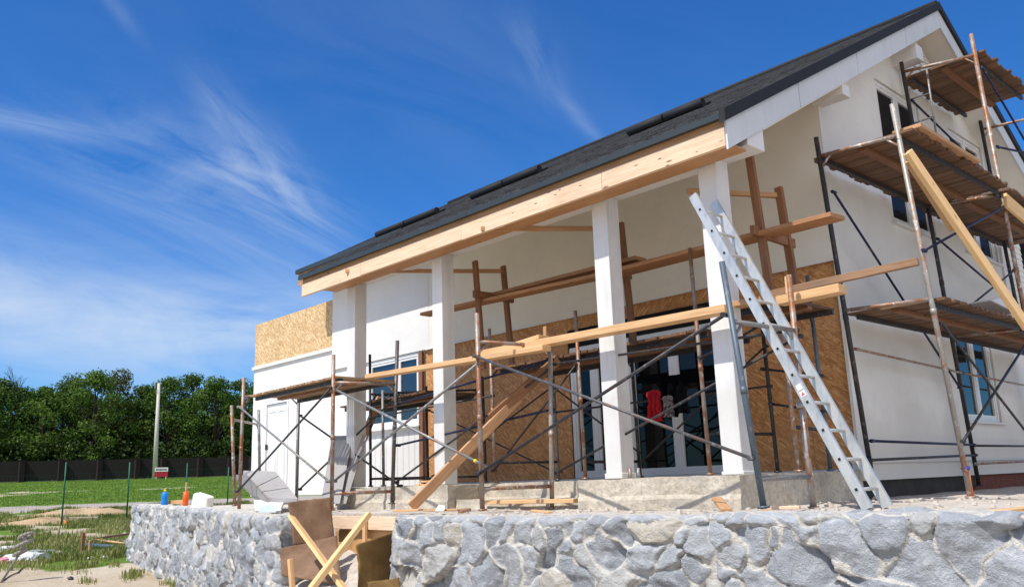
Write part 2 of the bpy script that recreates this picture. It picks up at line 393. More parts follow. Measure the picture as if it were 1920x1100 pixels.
# columns
for i, (pl, top) in enumerate((((1340, 700), 0), ((1126, 700), 0), ((812, 700), 0), ((650, 700), 0))):
    x0 = at(*pl, y=7.0).x; w = .215
    mb = MB(); mb.box(x0, x0 + w, 7.0, 7.0 + w, 0.0, 3.088, (0, 0, 1)); c = hp('column', mb, M['colpaint'], bevel=.006)
    if i in (0, 1):
        b = MB(); b.box(x0 - .012, x0 + w + .012, 6.988, 7.0 + w + .012, -.002, .055 if i else .03); b.build('column_base', M['trim'], c, None, .006)
# ---- facade wall
WT = .12
# openings on the facade
W1 = (-14.12, -12.42, 1.06, 2.385)
DR = (-8.70, -5.93, .02, 2.19)
mb = MB()
# upper render, proud by 4 cm
mb.box(XHL, -4.403, YW - .045, YW + .1, 2.389, 4.44)
hp('facade_wall', mb, M['bouncetint'])
mb = MB(); mb.box(XHL - .002, XPL - .16, YW - .049, YW - .046, 2.386, 4.34); hp('facade_wall_render', mb, M['white'])  # untinted render skin where the same wall stands in sun
mb = MB(); mb.box(-12.22, -4.403, YW - .06, YW - .046, 2.372, 2.388); hp('render_edge_bead', mb, M['trim'])
mb = MB()
mb.box(XHL, W1[0], YW, YW + .1, -.20, 2.386); mb.box(W1[0], W1[1], YW, YW + .1, -.20, W1[2] - .002)
mb.box(W1[1], -12.30, YW, YW + .1, -.20, 2.386)
hp('facade_wall_lower', mb, M['white'])
# white panel under the window, grooves standing in for deck-slat shadows
mb = MB()
for i in range(9): mb.box(-14.05 + i * .18, -14.05 + i * .18 + .172, YW - .014, YW - .002, 0, .95)
hp('rib_shadow_panel', mb, M['white'], bevel=.003)
# strand-board sheets
ox = [-12.28, -11.0, -9.78, -8.74]
for a, b in zip(ox[:-1], ox[1:]):
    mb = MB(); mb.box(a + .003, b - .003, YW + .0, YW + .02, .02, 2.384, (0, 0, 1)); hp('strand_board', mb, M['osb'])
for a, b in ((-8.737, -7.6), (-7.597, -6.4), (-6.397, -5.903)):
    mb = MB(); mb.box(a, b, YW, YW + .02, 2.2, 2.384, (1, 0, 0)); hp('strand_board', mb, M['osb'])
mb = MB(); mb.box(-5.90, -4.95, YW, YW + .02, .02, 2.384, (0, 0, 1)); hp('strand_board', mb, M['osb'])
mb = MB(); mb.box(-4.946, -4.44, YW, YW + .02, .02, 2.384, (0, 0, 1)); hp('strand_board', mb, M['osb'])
mb = MB(); mb.box(-4.436, -4.403, YW - .045, YW + .1, -.0, 2.386); hp('corner_post', mb, M['gable'])
mb = MB(); mb.box(-12.28, -4.44, YW - .03, YW + .03, -.03, .017); hp('wall_base_strip', mb, M['trim'])
mb = MB(); mb.box(-12.41, -12.30, YW - .07, YW - .03, 0, 2.36, (0, 0, 1)); hp('opening_batten', mb, M['brown'])
# back-up sheet blackened for interior shade so that openings read deep
mb = MB(); mb.box(XHL + .2, -4.6, YW + .9, YW + .95, -.2, 4.2); hp('interior_dark_sheet', mb, M['dark'])
def window(x0, x1, z0, z1, mull, name='window', gl='glass', side='y', pos=YW, fw=.07, depth=.09, door=False, sill=True):
    """side y: faces -y at y=pos ; side x: faces +x at x=pos; x0..x1 runs along the wall"""
    mb = MB()
    def bx(m, a0, a1, c0, c1, d0, d1):      # a along wall, c height, d depth outward positive
        if side == 'y': m.box(a0, a1, pos - d1, pos - d0, c0, c1)
        else: m.box(pos + d0, pos + d1, a0, a1, c0, c1)
    bx(mb, x0, x0 + fw, z0, z1, -.05, .02); bx(mb, x1 - fw, x1, z0, z1, -.05, .02)
    bx(mb, x0 + fw, x1 - fw, z0, z0 + fw, -.05, .02); bx(mb, x0 + fw, x1 - fw, z1 - fw, z1, -.05, .02)
    cuts = [x0 + fw] + [x0 + (x1 - x0) * m for m in mull] + [x1 - fw]
    for m in cuts[1:-1]: bx(mb, m - fw * .6, m + fw * .6, z0 + fw, z1 - fw, -.048, .018)
    fr = mb.build(name, M['pvc'], house, None, .004)
    for i in range(len(cuts) - 1):
        a = cuts[i] + (fw * .6 if i else 0); b = cuts[i + 1] - (fw * .6 if i < len(cuts) - 2 else 0)
        s = MB(); q = .045
        bx(s, a, a + q, z0 + fw, z1 - fw, -.045, .008); bx(s, b - q, b, z0 + fw, z1 - fw, -.045, .008)
        bx(s, a + q, b - q, z0 + fw, z0 + fw + q, -.045, .008); bx(s, a + q, b - q, z1 - fw - q, z1 - fw, -.045, .008)
        s.build('sash', M['pvc'], fr, None, .003)
        g = MB(); bx(g, a + q - .004, b - q + .004, z0 + fw + q - .004, z1 - fw - q + .004, -.03, -.022); g.build('pane', M[gl], fr)
    if sill:
        s = MB(); bx(s, x0 - .06, x1 + .06, z0 - .035, z0 - .003, -.02, .11); s.build('sill', M['trim'], fr, None, .004)
    return fr
window(W1[0] + .01, W1[1] - .01, W1[2], 2.38, [.58], gl='glass')
# patio door : fixed side light, sliding leaf, roller-shutter box above
mb = MB(); mb.box(DR[0], DR[1], YW - .03, YW + .06, 1.93, 2.19); hp('shutter_box', mb, M['dark'])
window(-8.70, -7.62, .02, 1.925, [.42], 'patio_door', 'glassdark', sill=False, fw=.055)
window(-7.60, -5.93, .02, 1.925, [.46], 'patio_door', 'glassdark', sill=False, fw=.055)
# ---- gable wall
mb = MB()
def gpoly(y0, y1, z0, x0=XG, x1=XG + .0):
    pts = [(XG, y0, z0), (XG, y1, z0)]
    pts.append((XG, y1, roofz(y1) - .372))
    if y1 > YA: pts.append((XG, YA, roofz(YA) - .372))
    pts.append((XG, y0, roofz(y0) - .372)); return pts
gw = [(11.00, 12.42, 3.14, 5.20), (13.52, 14.92, 3.14, 5.16), (12.52, 13.92, .60, 1.95)]
def wallpieces(mb, x, y0, y1, z0, holes, th):
    # vertical strips between hole edges
    ys = sorted(set([y0, y1, YA] + [h[0] for h in holes] + [h[1] for h in holes])); ys = [v for v in ys if y0 <= v <= y1]
    for a, b in zip(ys[:-1], ys[1:]):
        hs = sorted([h for h in holes if h[0] <= a + 1e-6 and h[1] >= b - 1e-6], key=lambda h: h[2])
        zb = z0
        for h in hs:
            mb.box(x - th, x, a, b, zb, h[2]); zb = h[3]
        mb.hexa([(x - th, a, zb), (x, a, zb), (x, b, zb), (x - th, b, zb), (x - th, a, roofz(a) - .372), (x, a, roofz(a) - .372), (x, b, roofz(b) - .372), (x - th, b, roofz(b) - .372)])
wallpieces(mb, XG, YW + .102, 16.1, .10, gw, .16); hp('gable_wall', mb, M['gable'])
mb = MB(); mb.box(XG - .002, XG, YW - .05, YW + .1015, .10, 4.46); hp('gable_corner', mb, M['gable'])
# lap siding at the top and on the far part of the gable
mb = MB(); z = 2.6
def sid(z, h, y0, y1, x=XG):
    mb.hexa([(x + .001, y0, z), (x + .022, y0, z), (x + .022, y1, z), (x + .001, y1, z), (x + .001, y0, z + h), (x + .008, y0, z + h), (x + .008, y1, z + h), (x + .001, y1, z + h)])
z = 5.85
while z < 6.35:
    half = (roofz(YA) - .385 - z - .1) / SL
    if half > .1: sid(z, .098, max(YA - half, 11.95), min(YA + half, 15.05))
    z += .1
hp('lap_siding', mb, M['gable']); mb = MB()
z = 2.5
while z < 5.2:
    ye = min(16.08, YA + (roofz(YA) - .385 - z - .1) / SL)
    if ye > 15.15: sid(z, .098, 15.08, ye)
    z += .1
hp('lap_siding', mb, M['gable'])
mb = MB(); mb.box(XG + .001, XG + .035, 15.0, 15.075, 2.4, 5.2); hp('siding_trim', mb, M['trim']); mb = MB(); mb.box(XG + .001, XG + .035, 11.88, 11.945, 5.2, 5.95); hp('siding_trim', mb, M['trim'])
# plaster surrounds (warm) and windows
for (a, b, c, d) in gw:
    tall = d > 4
    window(a + .02, b - .02, c + .01, d - .01, [.5], side='x', pos=XG - .045, gl='glassmid' if tall else 'glass', sill=True, fw=.055)
# gable base : white ledge, dark gap, brick
mb = MB(); mb.box(XG - .1, XG + .05, YW - .06, 16.1, .075, .10); hp('base_ledge', mb, M['trim'])
mb = MB(); mb.box(XG - .1, XG + .02, YW - .04, 16.1, -.115, .074); hp('base_wall', mb, M['gable'])
mb = MB(); mb.box(XG - .1, XG - .03, YW - .02, 12.6, -.40, -.117); hp('footing', mb, M['darkbase'])
mb = MB(); mb.box(XG - .1, XG - .035, 12.6, 16.1, -.40, -.117); hp('footing', mb, M['brick'])
# hidden sides so the house is closed
mb = MB(); mb.box(XHL, XHL + .1, YW + .1, 16.0, -.3, 4.2); mb.box(XHL + .1, XG - .16, 16.0, 16.1, -.3, 4.45); hp('rear_wall', mb, M['white'])
mb = MB(); mb.hexa([(XHL, YW + .1, 4.2), (XHL + .1, YW + .1, 4.2), (XHL + .1, 16, 4.2), (XHL, 16, 4.2), (XHL, YA - .1, roofz(YA) - .1), (XHL + .1, YA - .1, roofz(YA) - .1), (XHL + .1, YA + .1, roofz(YA) - .1), (XHL, YA + .1, roofz(YA) - .1)]); hp('rear_gable', mb, M['white'])
# garage wing, flush with the facade
GX0 = -19.03
mb = MB()
gd = (-18.42, -17.30, -.12, 2.0)
mb.box(GX0, gd[0], YW, YW + .15, -.12, 2.80); mb.box(gd[0], gd[1], YW, YW + .15, gd[3], 2.80); mb.box(gd[1], XHL - .002, YW, YW + .15, -.12, 2.80)
mb.box(GX0, GX0 + .15, YW + .15, 15, -.12, 2.80); hp('garage_wall', mb, M['white'])
mb = MB(); mb.box(GX0 - .03, XHL - .003, YW - .05, YW + .2, 2.802, 2.875); hp('garage_cornice', mb, M['trim'])
for i in range(3):
    a = GX0 + .05 + i * 1.19
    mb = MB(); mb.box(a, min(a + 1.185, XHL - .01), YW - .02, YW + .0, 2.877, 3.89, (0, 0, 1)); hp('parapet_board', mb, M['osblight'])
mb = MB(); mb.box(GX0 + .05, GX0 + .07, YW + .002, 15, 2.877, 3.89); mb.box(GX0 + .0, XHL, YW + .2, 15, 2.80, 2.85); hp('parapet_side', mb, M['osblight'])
mb = MB(); mb.box(GX0 - .35, GX0 - .03, YW + .4, YW + 2.4, 2.9, 2.94); mb.hexa([(GX0 - .35, YW + .4, 2.94), (GX0 + .04, YW + .4, 3.25), (GX0 + .04, YW + 3, 3.25), (GX0 - .35, YW + 3, 2.94), (GX0 - .35, YW + .4, 2.98), (GX0 + .04, YW + .4, 3.30), (GX0 + .04, YW + 3, 3.30), (GX0 - .35, YW + 3, 2.98)])
hp('side_roof', mb, M['bitumen'])
mb = MB(); mb.box(gd[0] + .01, gd[0] + .08, YW - .01, YW + .1, -.11, 1.99); mb.box(gd[1] - .08, gd[1] - .01, YW - .01, YW + .1, -.11, 1.99); mb.box(gd[0] + .08, gd[1] - .08, YW - .01, YW + .1, 1.92, 1.99)
df = hp('garage_door', mb, M['pvc'], bevel=.004)
mb = MB()
mb.box(gd[0] + .085, gd[1] - .085, YW + .03, YW + .06, -.10, 1.915)
for k in range(2):
    a = gd[0] + .16 + k * .42; b = a + .34
    mb.box(a, a + .015, YW + .018, YW + .031, .15, 1.75); mb.box(b - .015, b, YW + .018, YW + .031, .15, 1.75); mb.box(a + .015, b - .015, YW + .018, YW + .031, 1.735, 1.75); mb.box(a + .015, b - .015, YW + .018, YW + .031, .15, .165)
lf = mb.build('door_leaf', M['pvc'], df, None, .002)
mb = MB(); mb.box(gd[0] + .10, gd[0] + .13, YW - .03, YW + .02, .9, 1.02); mb.build('handle', M['drip'], df)
# ---- porch slab : separate concrete pours with broken edges
def pour(x0, x1, y0, y1, z0, z1, name='porch_slab', rough=.012, seed=1):
    nx = max(2, int((x1 - x0) / .05)); nz = max(2, int((z1 - z0) / .04)); ny = max(2, int((y1 - y0) / .12))
    bm = bmesh.new()
    def grid(fn, n, m):
        vs = [[bm.verts.new(fn(i / n, j / m)) for j in range(m + 1)] for i in range(n + 1)]
        for i in range(n):
            for j in range(m): bm.faces.new((vs[i][j], vs[i + 1][j], vs[i + 1][j + 1], vs[i][j + 1]))
    def dis(x, y, z):
        p = Vector((x, y, z)) + Vector((seed * 3.1, 0, 0))
        d = noise.noise_vector(p * 3.0) * rough + noise.noise_vector(p * 11) * rough * .7
        if z < z0 + (z1 - z0) * .45: d.y -= .018
        return Vector((x, y, z)) + d
    grid(lambda u, v: dis(x0 + (x1 - x0) * u, y0, z0 + (z1 - z0) * v), nx, nz)
    grid(lambda u, v: dis(x1, y0 + (y1 - y0) * u, z0 + (z1 - z0) * v), ny, nz)
    grid(lambda u, v: dis(x0 + (x1 - x0) * u, y0 + (y1 - y0) * v, z1), nx, ny)
    grid(lambda u, v: dis(x0, y1 - (y1 - y0) * u, z0 + (z1 - z0) * v), ny, nz)
    bmesh.ops.remove_doubles(bm, verts=bm.verts, dist=1e-4); bmesh.ops.recalc_face_normals(bm, faces=bm.faces)
    me = bpy.data.meshes.new(name); off = parent_loc(house)
    for v in bm.verts: v.co -= off
    bm.to_mesh(me); bm.free(); me.materials.append(M['concrete'])
    o = bpy.data.objects.new(name, me); col.objects.link(o); o.parent = house
    return o
pour(-11.35, -8.72, 6.93, 9.26, -.34, -.012, seed=1)
pour(-8.70, -6.42, 7.45, 9.26, -.34, -.012, seed=2)
pour(-6.40, -4.40, 6.86, 9.26, -.34, -.008, seed=3)
pour(-8.69, -6.43, 7.05, 7.44, -.36, -.20, seed=5)

# ================================================================ SCAFFOLDS
def legs_frame(root, pa, pb, ta, tb, ma, mb_, zt, zb, mbar, r=.027, stubs=True):
    """ pa/pb feet, ta/tb tops of the two posts; zt/zb heights of the two bars """
    for p, t, m in ((pa, ta, ma), (pb, tb, mb_)):
        p = Vector(p); t = Vector(t); d = (t - p).normalized()
        k = MB(); k.tube(p, t, r, 12); post = k.build('post', m, root)
        c = MB(); q = p.lerp(t, .46); c.tube(q - d * .03, q + d * .03, r * 1.16, 10); c.build('coupling', m, post)
        c = MB(); q = p + d * .004; c.tube(q, q + d * .018, r * 1.9, 10); c.build('foot_plate', m, post)
    def pt(p, t, z): p = Vector(p); t = Vector(t); return p + (t - p) * ((z - p.z) / (t.z - p.z))
    for z in (zt, zb):
        if z is not None:
            k = MB(); k.tube(pt(pa, ta, z), pt(pb, tb, z), r * .8, 10); k.build('frame_bar', mbar, root)
    a = pt(pa, ta, zt); b = pt(pb, tb, zt); d = (b - a).normalized()
    k = MB(); k.tube(a + d * .13 + Vector((0, 0, -.01)), pt(pa, ta, zt - .13), r * .5, 8); k.build('knee_brace', mbar, root)
    k = MB(); k.tube(b - d * .13 + Vector((0, 0, -.01)), pt(pb, tb, zt - .13), r * .5, 8); k.build('knee_brace', mbar, root)
def brace(root, a, b, m, r=.015, cl=True):
    k = MB(); k.tube(a, b, r, 8); o = k.build('brace', m, root)
    for p in (a, b):
        c = MB(); p = Vector(p); c.tube(p - Vector((0, .04, 0)), p + Vector((0, .04, 0)), .02, 8); c.build('clamp', m, o)
def deck(root, o, lu, wu, z_th=.028, slat=.055, gap=.008, m='deck', beams=True, mbm='tube_dark', ragged=.03, skip=.0):
    """slatted deck: o corner, lu long vector, wu width vector (slats run along wu)"""
    o = Vector(o); lu = Vector(lu); wu = Vector(wu); L = lu.length; lh = lu / L; W = wu.length; wh = wu / W
    k = MB(); s = 0
    while s < L - slat:
        w = slat * random.uniform(.9, 1.1)
        if random.random() >= skip:
            a = o + lh * (s + w / 2) - wh * random.uniform(0, ragged); b = o + lh * (s + w / 2) + wh * (W + random.uniform(0, ragged))
            dz = Vector((0, 0, random.uniform(-.004, .004))); k.beam(a + dz, b + dz, w, z_th)
        s += w + gap * random.uniform(.5, 1.6)
    k.build('deck', M[m], root)
    k = MB()
    for f in (.5,): k.beam(o + wu * f - Vector((0, 0, z_th * .5 + .02)) + lh * .05, o + wu * f + lu - lh * .05 - Vector((0, 0, z_th * .5 + .02)), .09, .035)
    k.build('deck_bearer', M['brown'], root)
    if beams:
        for f in (.10, .88):
            k = MB(); k.beam(o + wu * f - Vector((0, 0, z_th * .5 + .03)), o + wu * f + lu - Vector((0, 0, z_th * .5 + .03)), .035, .055); k.build('deck_rail', M[mbm], root)
YO, YI = 6.1, 7.0
GZ = -.31
# ---- garage-side scaffold (two frames, one deck)
sc = thing('scaffold', 'tube scaffold with one slatted deck in front of the low garage wing', 'scaffold', (-11.5, 6.5, GZ))
f0a, f0b = (-12.85, YO, -.29), (-12.70, YI, GZ); f1a, f1b = (-10.13, YO, -.29), (-9.90, 6.90, -.24)
legs_frame(sc, f0a, f0b, (-12.84, YO, 1.765), (-12.70, YI, 1.50), M['tube_rust'], M['tube_grey'], 1.475, None, M['tube_rust'])
legs_frame(sc, f1a, f1b, (-10.13, YO, 1.78), (-9.90, YI, 2.02), M['tube_rust'], M['tube_mid'], 1.40, -.07, M['tube_rust'])
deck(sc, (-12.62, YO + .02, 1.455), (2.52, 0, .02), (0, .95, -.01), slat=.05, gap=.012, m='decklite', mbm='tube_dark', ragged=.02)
brace(sc, (-12.85, YO - .03, -.0), (-10.13, YO - .03, 1.33), M['tube_dark']); brace(sc, (-12.85, YO - .05, 1.30), (-10.13, YO - .05, .09), M['tube_grey'])
brace(sc, (-12.70, YI + .03, 1.18), (-9.90, YI + .03, .0), M['tube_dark']); brace(sc, (-12.70, YI + .05, -.0), (-9.90, YI + .05, 1.28), M['tube_dark'])
for p in ((1, (485, 672)),):
    pass
k = MB(); k.tube(at(340 + 145, 770, y=7.4), at(487, 890, y=7.4) , .014, 8); k.build('prop_rod', M['tube_grey'], sc)
# far-left loose frame end
sf = thing('scaffold', 'single rusty scaffold frame standing apart at the left end of the terrace', 'scaffold frame', at(440, 948, y=6.55))
legs_frame(sf, at(440, 948, y=6.55), at(487, 900, y=7.55), at(434, 760, y=6.55), at(485, 768, y=7.55), M['tube_rust'], M['tube_grey'], at(434, 786, y=6.55).z, None, M['tube_pale'])
# ---- porch-front scaffold, two frames
sb = thing('scaffold', 'tube scaffold before the porch columns with long crossed braces and a slatted deck', 'scaffold', (-5.5, 6.5, GZ))
g0a, g0b = (-7.09, YO, -.29), (-6.98, 7.04, GZ); g1a, g1b = (-3.72, YO, -.27), (-3.79, 7.0, GZ)
legs_frame(sb, g0a, g0b, (-7.10, YO, 1.85), (-6.90, 7.04, 1.50), M['tube_rust'], M['tube_pale'], 1.53, -.06, M['tube_rust'])
legs_frame(sb, g1a, g1b, (-3.90, YO, 1.76), (-3.79, 7.0, 1.75), M['tube_slate'], M['tube_rust'], 1.24, -.04, M['tube_grey'], r=.026)
k = MB(); k.tube((-3.79, 7.0, GZ), (-3.80, 7.0, .64), .03, 12); k.tube((-3.80, 7.0, .55), (-3.80, 7.0, .59), .045, 12); k.build('post_sleeve', M['tube_pale'], sb)
brace(sb, (-7.09, YO - .03, .10), (-3.90, YO - .03, 1.30), M['tube_dark'], .017); brace(sb, (-7.08, YO - .05, 1.36), (-3.76, YO - .05, .12), M['tube_mid'], .015)
brace(sb, (-10.13, YO + .03, .09), (-7.12, YO + .03, 1.30), M['tube_grey'], .017); brace(sb, (-10.13, YO + .05, 1.30), (-7.09, YO + .05, .18), M['tube_grey'], .017)
brace(sb, (-9.90, YI + .0, 1.12), (-6.92, YI + .06, 1.38), M['tube_blue'], .015); brace(sb, (-9.9, YI + .0, .55), (-6.94, YI + .06, .80), M['tube_blue'], .015)
brace(sb, (-9.90, YI - .03, 0.05), (-6.94, YI + .03, 1.25), M['tube_dark'], .014)
k = MB(); k.tube(Vector((-10.13, YO + .05, 1.30)).lerp(Vector((-7.09, YO + .05, .18)), .945), Vector((-10.13, YO + .05, 1.30)).lerp(Vector((-7.09, YO + .05, .18)), .957), .021, 12); k.build('yellow_tape', flat('yellow_tape', (.75, .55, .02), .5), sb)
brace(sb, (-6.90, 7.08, 1.32), (-3.80, 7.04, 1.25), M['tube_dark'], .014); brace(sb, (-6.90, 7.1, .1), (-3.80, 7.10, 1.2), M['tube_dark'], .014)
# ---- porch scaffold standing on the slab
sp = thing('scaffold', 'dark scaffold standing on the porch slab behind the columns under the ceiling', 'scaffold', (-8, 8, 0))
NY, FY = 7.5, 8.6
def pfr(xn, xf, ma, mb2, tn=1.9, tf=1.9, zt=1.5, zb=None, zb0=0.0):
    legs_frame(sp, (xn, NY, zb0), (xf, FY, 0), (xn - .03, NY, tn), (xf - .02, FY, tf), M[ma], M[mb2], zt, zb, M['tube_dark'], r=.022)
pfr(-11.33, -11.33, 'tube_dark', 'tube_dark', 2.05, 1.6, 1.42, .12)
pfr(-10.98, -9.9, 'tube_grey', 'tube_dark', 1.45, 1.6, 1.40, .1)
pfr(-8.45, -8.38, 'tube_rust', 'tube_grey', 2.02, 1.7, 1.5, .25)
pfr(-6.87, -6.95, 'tube_rust', 'tube_dark', 2.0, 1.8, 1.5, .2)
pfr(-5.15, -5.03, 'tube_rust', 'tube_dark', 2.40, 1.8, 1.75, .42)
pfr(-4.17, -4.42, 'tube_rust', 'tube_slate', 1.70, 2.1, 1.66, .42)
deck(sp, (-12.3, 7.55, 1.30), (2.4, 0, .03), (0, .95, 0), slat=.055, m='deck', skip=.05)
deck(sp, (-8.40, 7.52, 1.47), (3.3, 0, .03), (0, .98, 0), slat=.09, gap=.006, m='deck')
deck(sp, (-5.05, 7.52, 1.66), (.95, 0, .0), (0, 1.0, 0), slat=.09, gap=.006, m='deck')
for a, b in (((-11.3, FY, 1.2), (-8.4, FY, .1)), ((-11.3, FY, .1), (-8.4, FY, 1.3)), ((-8.45, FY + .03, 1.3), (-6.95, FY + .03, .3)), ((-8.45, NY - .02, .15), (-6.9, NY - .02, 1.35)),
             ((-6.9, FY, .2), (-5.03, FY, 1.4)), ((-5.15, NY, 1.2), (-4.2, NY, 1.5)), ((-5.03, FY, .75), (-4.42, FY, .62)),
             ((-11.33, NY, 1.05), (-8.47, NY, 1.12)), ((-5.1, FY + .02, 1.15), (-4.42, FY + .02, 1.0)), ((-8.4, FY, .93), (-5.03, FY, .95))):
    brace(sp, a, b, M['tube_dark'], .013)
# ---- gable scaffold : two lifts of frames along +x wall
sg = thing('scaffold', 'tall rusty tube scaffold with three slatted decks against the gable wall', 'scaffold', (-3.8, 10.5, GZ))
xi, xo = -4.20, -3.36
legs_frame(sg, (xi, 9.06, -.10), (xo, 9.37, GZ), (xi, 8.69, 3.66), (xo, 8.77, 3.78), M['tube_dark'], M['tube_pale'], 3.44, 1.70, M['tube_rust'])
k = MB(); k.tube((xo, 9.372, GZ), (xo, 9.35, -.02), .032, 12); k.build('base_jack', M['orange_leg'], sg)
k = MB(); k.tube((xo, 9.345, -.03), (xo, 9.342, .0), .040, 12); k.build('blue_ring', flat('blue_plastic', (.04, .05, .5), .5), sg)
legs_frame(sg, (xi, 12.05, -.25), (xo, 12.24, GZ), (xi, 11.48, 5.50), (xo, 11.75, 5.66), M['tube_dark'], M['tube_rust'], 5.36, 3.44, M['tube_rust'])
legs_frame(sg, (xi, 15.0, -.2), (xo, 15.1, GZ), (xi, 14.42, 5.60), (xo, 14.6, 5.6), M['tube_dark'], M['tube_rust'], 5.3, 3.44, M['tube_rust'])
k = MB()
k.tube((xi, 11.9, 1.68), (xo, 12.1, 1.68), .02, 10); k.build('frame_bar', M['tube_rust'], sg)
# inner step-ladder part of the frame
k = MB(); q0 = at(1742, 385, x=-3.95); q1 = at(1691 + 47, 132, x=-3.95)
k.tube(at(1757, 262, x=-3.95), at(1737, 128, x=-3.95), .014, 8)
for (a, b) in (((1704, 188), (1744, 174)), ((1710, 233), (1750, 219)),): k.tube(at(*a, x=xi), at(*b, x=-3.95), .012, 8)
k.build('ladder_bar', M['tube_grey'], sg)
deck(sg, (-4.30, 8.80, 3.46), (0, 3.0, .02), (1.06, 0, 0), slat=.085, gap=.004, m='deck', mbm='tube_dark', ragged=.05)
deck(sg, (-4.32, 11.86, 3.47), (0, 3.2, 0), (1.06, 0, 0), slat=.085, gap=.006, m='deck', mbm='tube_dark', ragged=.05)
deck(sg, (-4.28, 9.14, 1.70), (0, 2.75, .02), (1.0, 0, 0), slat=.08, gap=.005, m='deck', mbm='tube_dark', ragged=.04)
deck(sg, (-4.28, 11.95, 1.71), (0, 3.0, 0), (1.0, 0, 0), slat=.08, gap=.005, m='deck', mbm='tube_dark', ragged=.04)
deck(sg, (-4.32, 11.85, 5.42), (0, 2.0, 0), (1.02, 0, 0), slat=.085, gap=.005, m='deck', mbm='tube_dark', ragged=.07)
X2 = xo + .03; X1 = xi + .03
for a, b, m in (((X1, 8.9, 3.05), (X1, 11.8, 1.0), 'tube_blue'), ((X1, 9.1, .30), (X1, 12.0, .27), 'tube_blue'), ((X1, 12.0, .26), (X1, 15.0, .26), 'tube_dark'), ((X1, 9.02, .10), (X1, 12.0, .14), 'tube_dark'), ((X1, 12.0, .03), (X1, 15.0, .05), 'tube_rust'),
                ((X1, 9.0, 1.28), (X1, 12.0, 1.20), 'tube_rust'), ((X1, 12.0, 1.2), (X1, 15.0, 1.15), 'tube_rust'),
                ((X2, 9.2, 1.45), (X2, 12.1, -.05), 'tube_dark'), ((X2, 9.3, .25), (X2, 12.1, 1.6), 'tube_dark'),
                ((X2, 9.0, 3.2), (X2, 12.1, 1.75), 'tube_dark'), ((X2, 9.0, 2.2), (X2, 12.0, 3.3), 'tube_blue'),
                ((X1, 11.6, 4.95), (X1, 14.5, 4.45), 'tube_blue'), ((X2, 11.9, 5.2), (X2, 14.9, 3.7), 'tube_blue'), ((X2, 12.0, 4.1), (X2, 14.8, 4.6), 'tube_blue'), ((X1, 11.8, 3.0), (X1, 14.7, 2.4), 'tube_blue'), ((X1, 11.9, 1.9), (X1, 14.8, 3.0), 'tube_dark')):
    brace(sg, a, b, M[m], .015)

# ================================================================ PLANKS & TIMBER
def plank(name, label, p0, p1, w, h, m, cat='plank', group=None, up=(0, 0, 1), bevel=.004):
    k = MB(); k.beam(p0, p1, w, h, up); o = k.build(name, M[m], None, None, bevel); recenter(o)
    return tag(o, label, cat, group)
# bright front plank along the scaffold, two lengths
plank('plank', 'long bright pine plank laid along the front scaffold at deck height', at(692, 706, y=6.62), at(1025, 652, y=6.64), .14, .06, 'new')
plank('plank', 'long orange pine plank ending at the grey scaffold post, right of the low one', at(905, 664, y=6.76), at(1368, 579, y=6.80), .17, .075, 'new')
plank('plank', 'short thick plank lying askew above the long front plank', at(862, 682, y=6.9), at(1020, 632, y=6.9), .18, .05, 'new')
plank('plank', 'square ended pine board behind the ladder pointing at the gable', at(1462, 565, y=7.2), at(1580, 541, y=7.2), .15, .08, 'new')
plank('plank', 'grey brown board resting on top of the stub planks behind the ladder', at(1440, 553, y=7.4), at(1722, 490, y=7.6), .05, .07, 'old')
plank('plank', 'small upright pine offcut on the deck behind the ladder', at(1479, 550, y=7.25), at(1476, 518, y=7.25), .05, .03, 'new', up=(0, 1, 0))
plank('plank', 'small upright board end standing behind the askew plank', at(1023, 640, y=7.3), at(1022, 612, y=7.3), .05, .03, 'mid', up=(0, 1, 0))
# checker of short boards at the grey post
plank('plank', 'stack of short boards laid across the deck beside the grey post', at(1372, 574, y=7.15), at(1456, 557, y=7.15), .16, .05, 'mid')
# upper trestle planks
ud = (0, 7.86, 2.5)
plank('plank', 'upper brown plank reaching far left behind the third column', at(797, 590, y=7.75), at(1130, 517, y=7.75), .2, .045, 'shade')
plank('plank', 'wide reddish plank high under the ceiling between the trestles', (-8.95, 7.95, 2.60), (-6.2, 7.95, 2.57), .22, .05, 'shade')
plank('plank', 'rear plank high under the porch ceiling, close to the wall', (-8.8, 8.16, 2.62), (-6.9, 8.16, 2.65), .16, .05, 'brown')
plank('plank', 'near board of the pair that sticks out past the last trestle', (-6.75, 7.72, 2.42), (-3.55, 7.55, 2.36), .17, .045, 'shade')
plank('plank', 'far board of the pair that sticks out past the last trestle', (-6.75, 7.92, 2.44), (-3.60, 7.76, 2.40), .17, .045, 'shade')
# trestles
def trestle(label, near, far, rung, bracing, m='brown'):
    n0, n1 = near; base = (n0.x, n0.y, n0.z)
    t = thing('timber_trestle', label, 'trestle', base, 'timber trestles under the porch ceiling')
    for a, b in (near, far):
        k = MB(); k.beam(a, b, .085, .05, (0, 1, 0)); k.build('post', M[m], t, None, .004)
    k = MB(); k.beam(rung[0], rung[1], .05, .10); k.build('crosspiece', M[m], t, None, .004)
    k = MB(); k.beam(bracing[0], bracing[1], .045, .055); k.build('tie_batten', M['mid'], t, None, .003)
Vv = Vector
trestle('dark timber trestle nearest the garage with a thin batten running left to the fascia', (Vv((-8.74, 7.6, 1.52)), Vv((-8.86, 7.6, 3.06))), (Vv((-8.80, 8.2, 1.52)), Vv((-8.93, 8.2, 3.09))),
        (Vv((-8.79, 7.50, 2.56)), Vv((-8.83, 8.28, 2.58))), (at(648, 508, y=6.57), Vv((-8.95, 8.2, 3.02))))
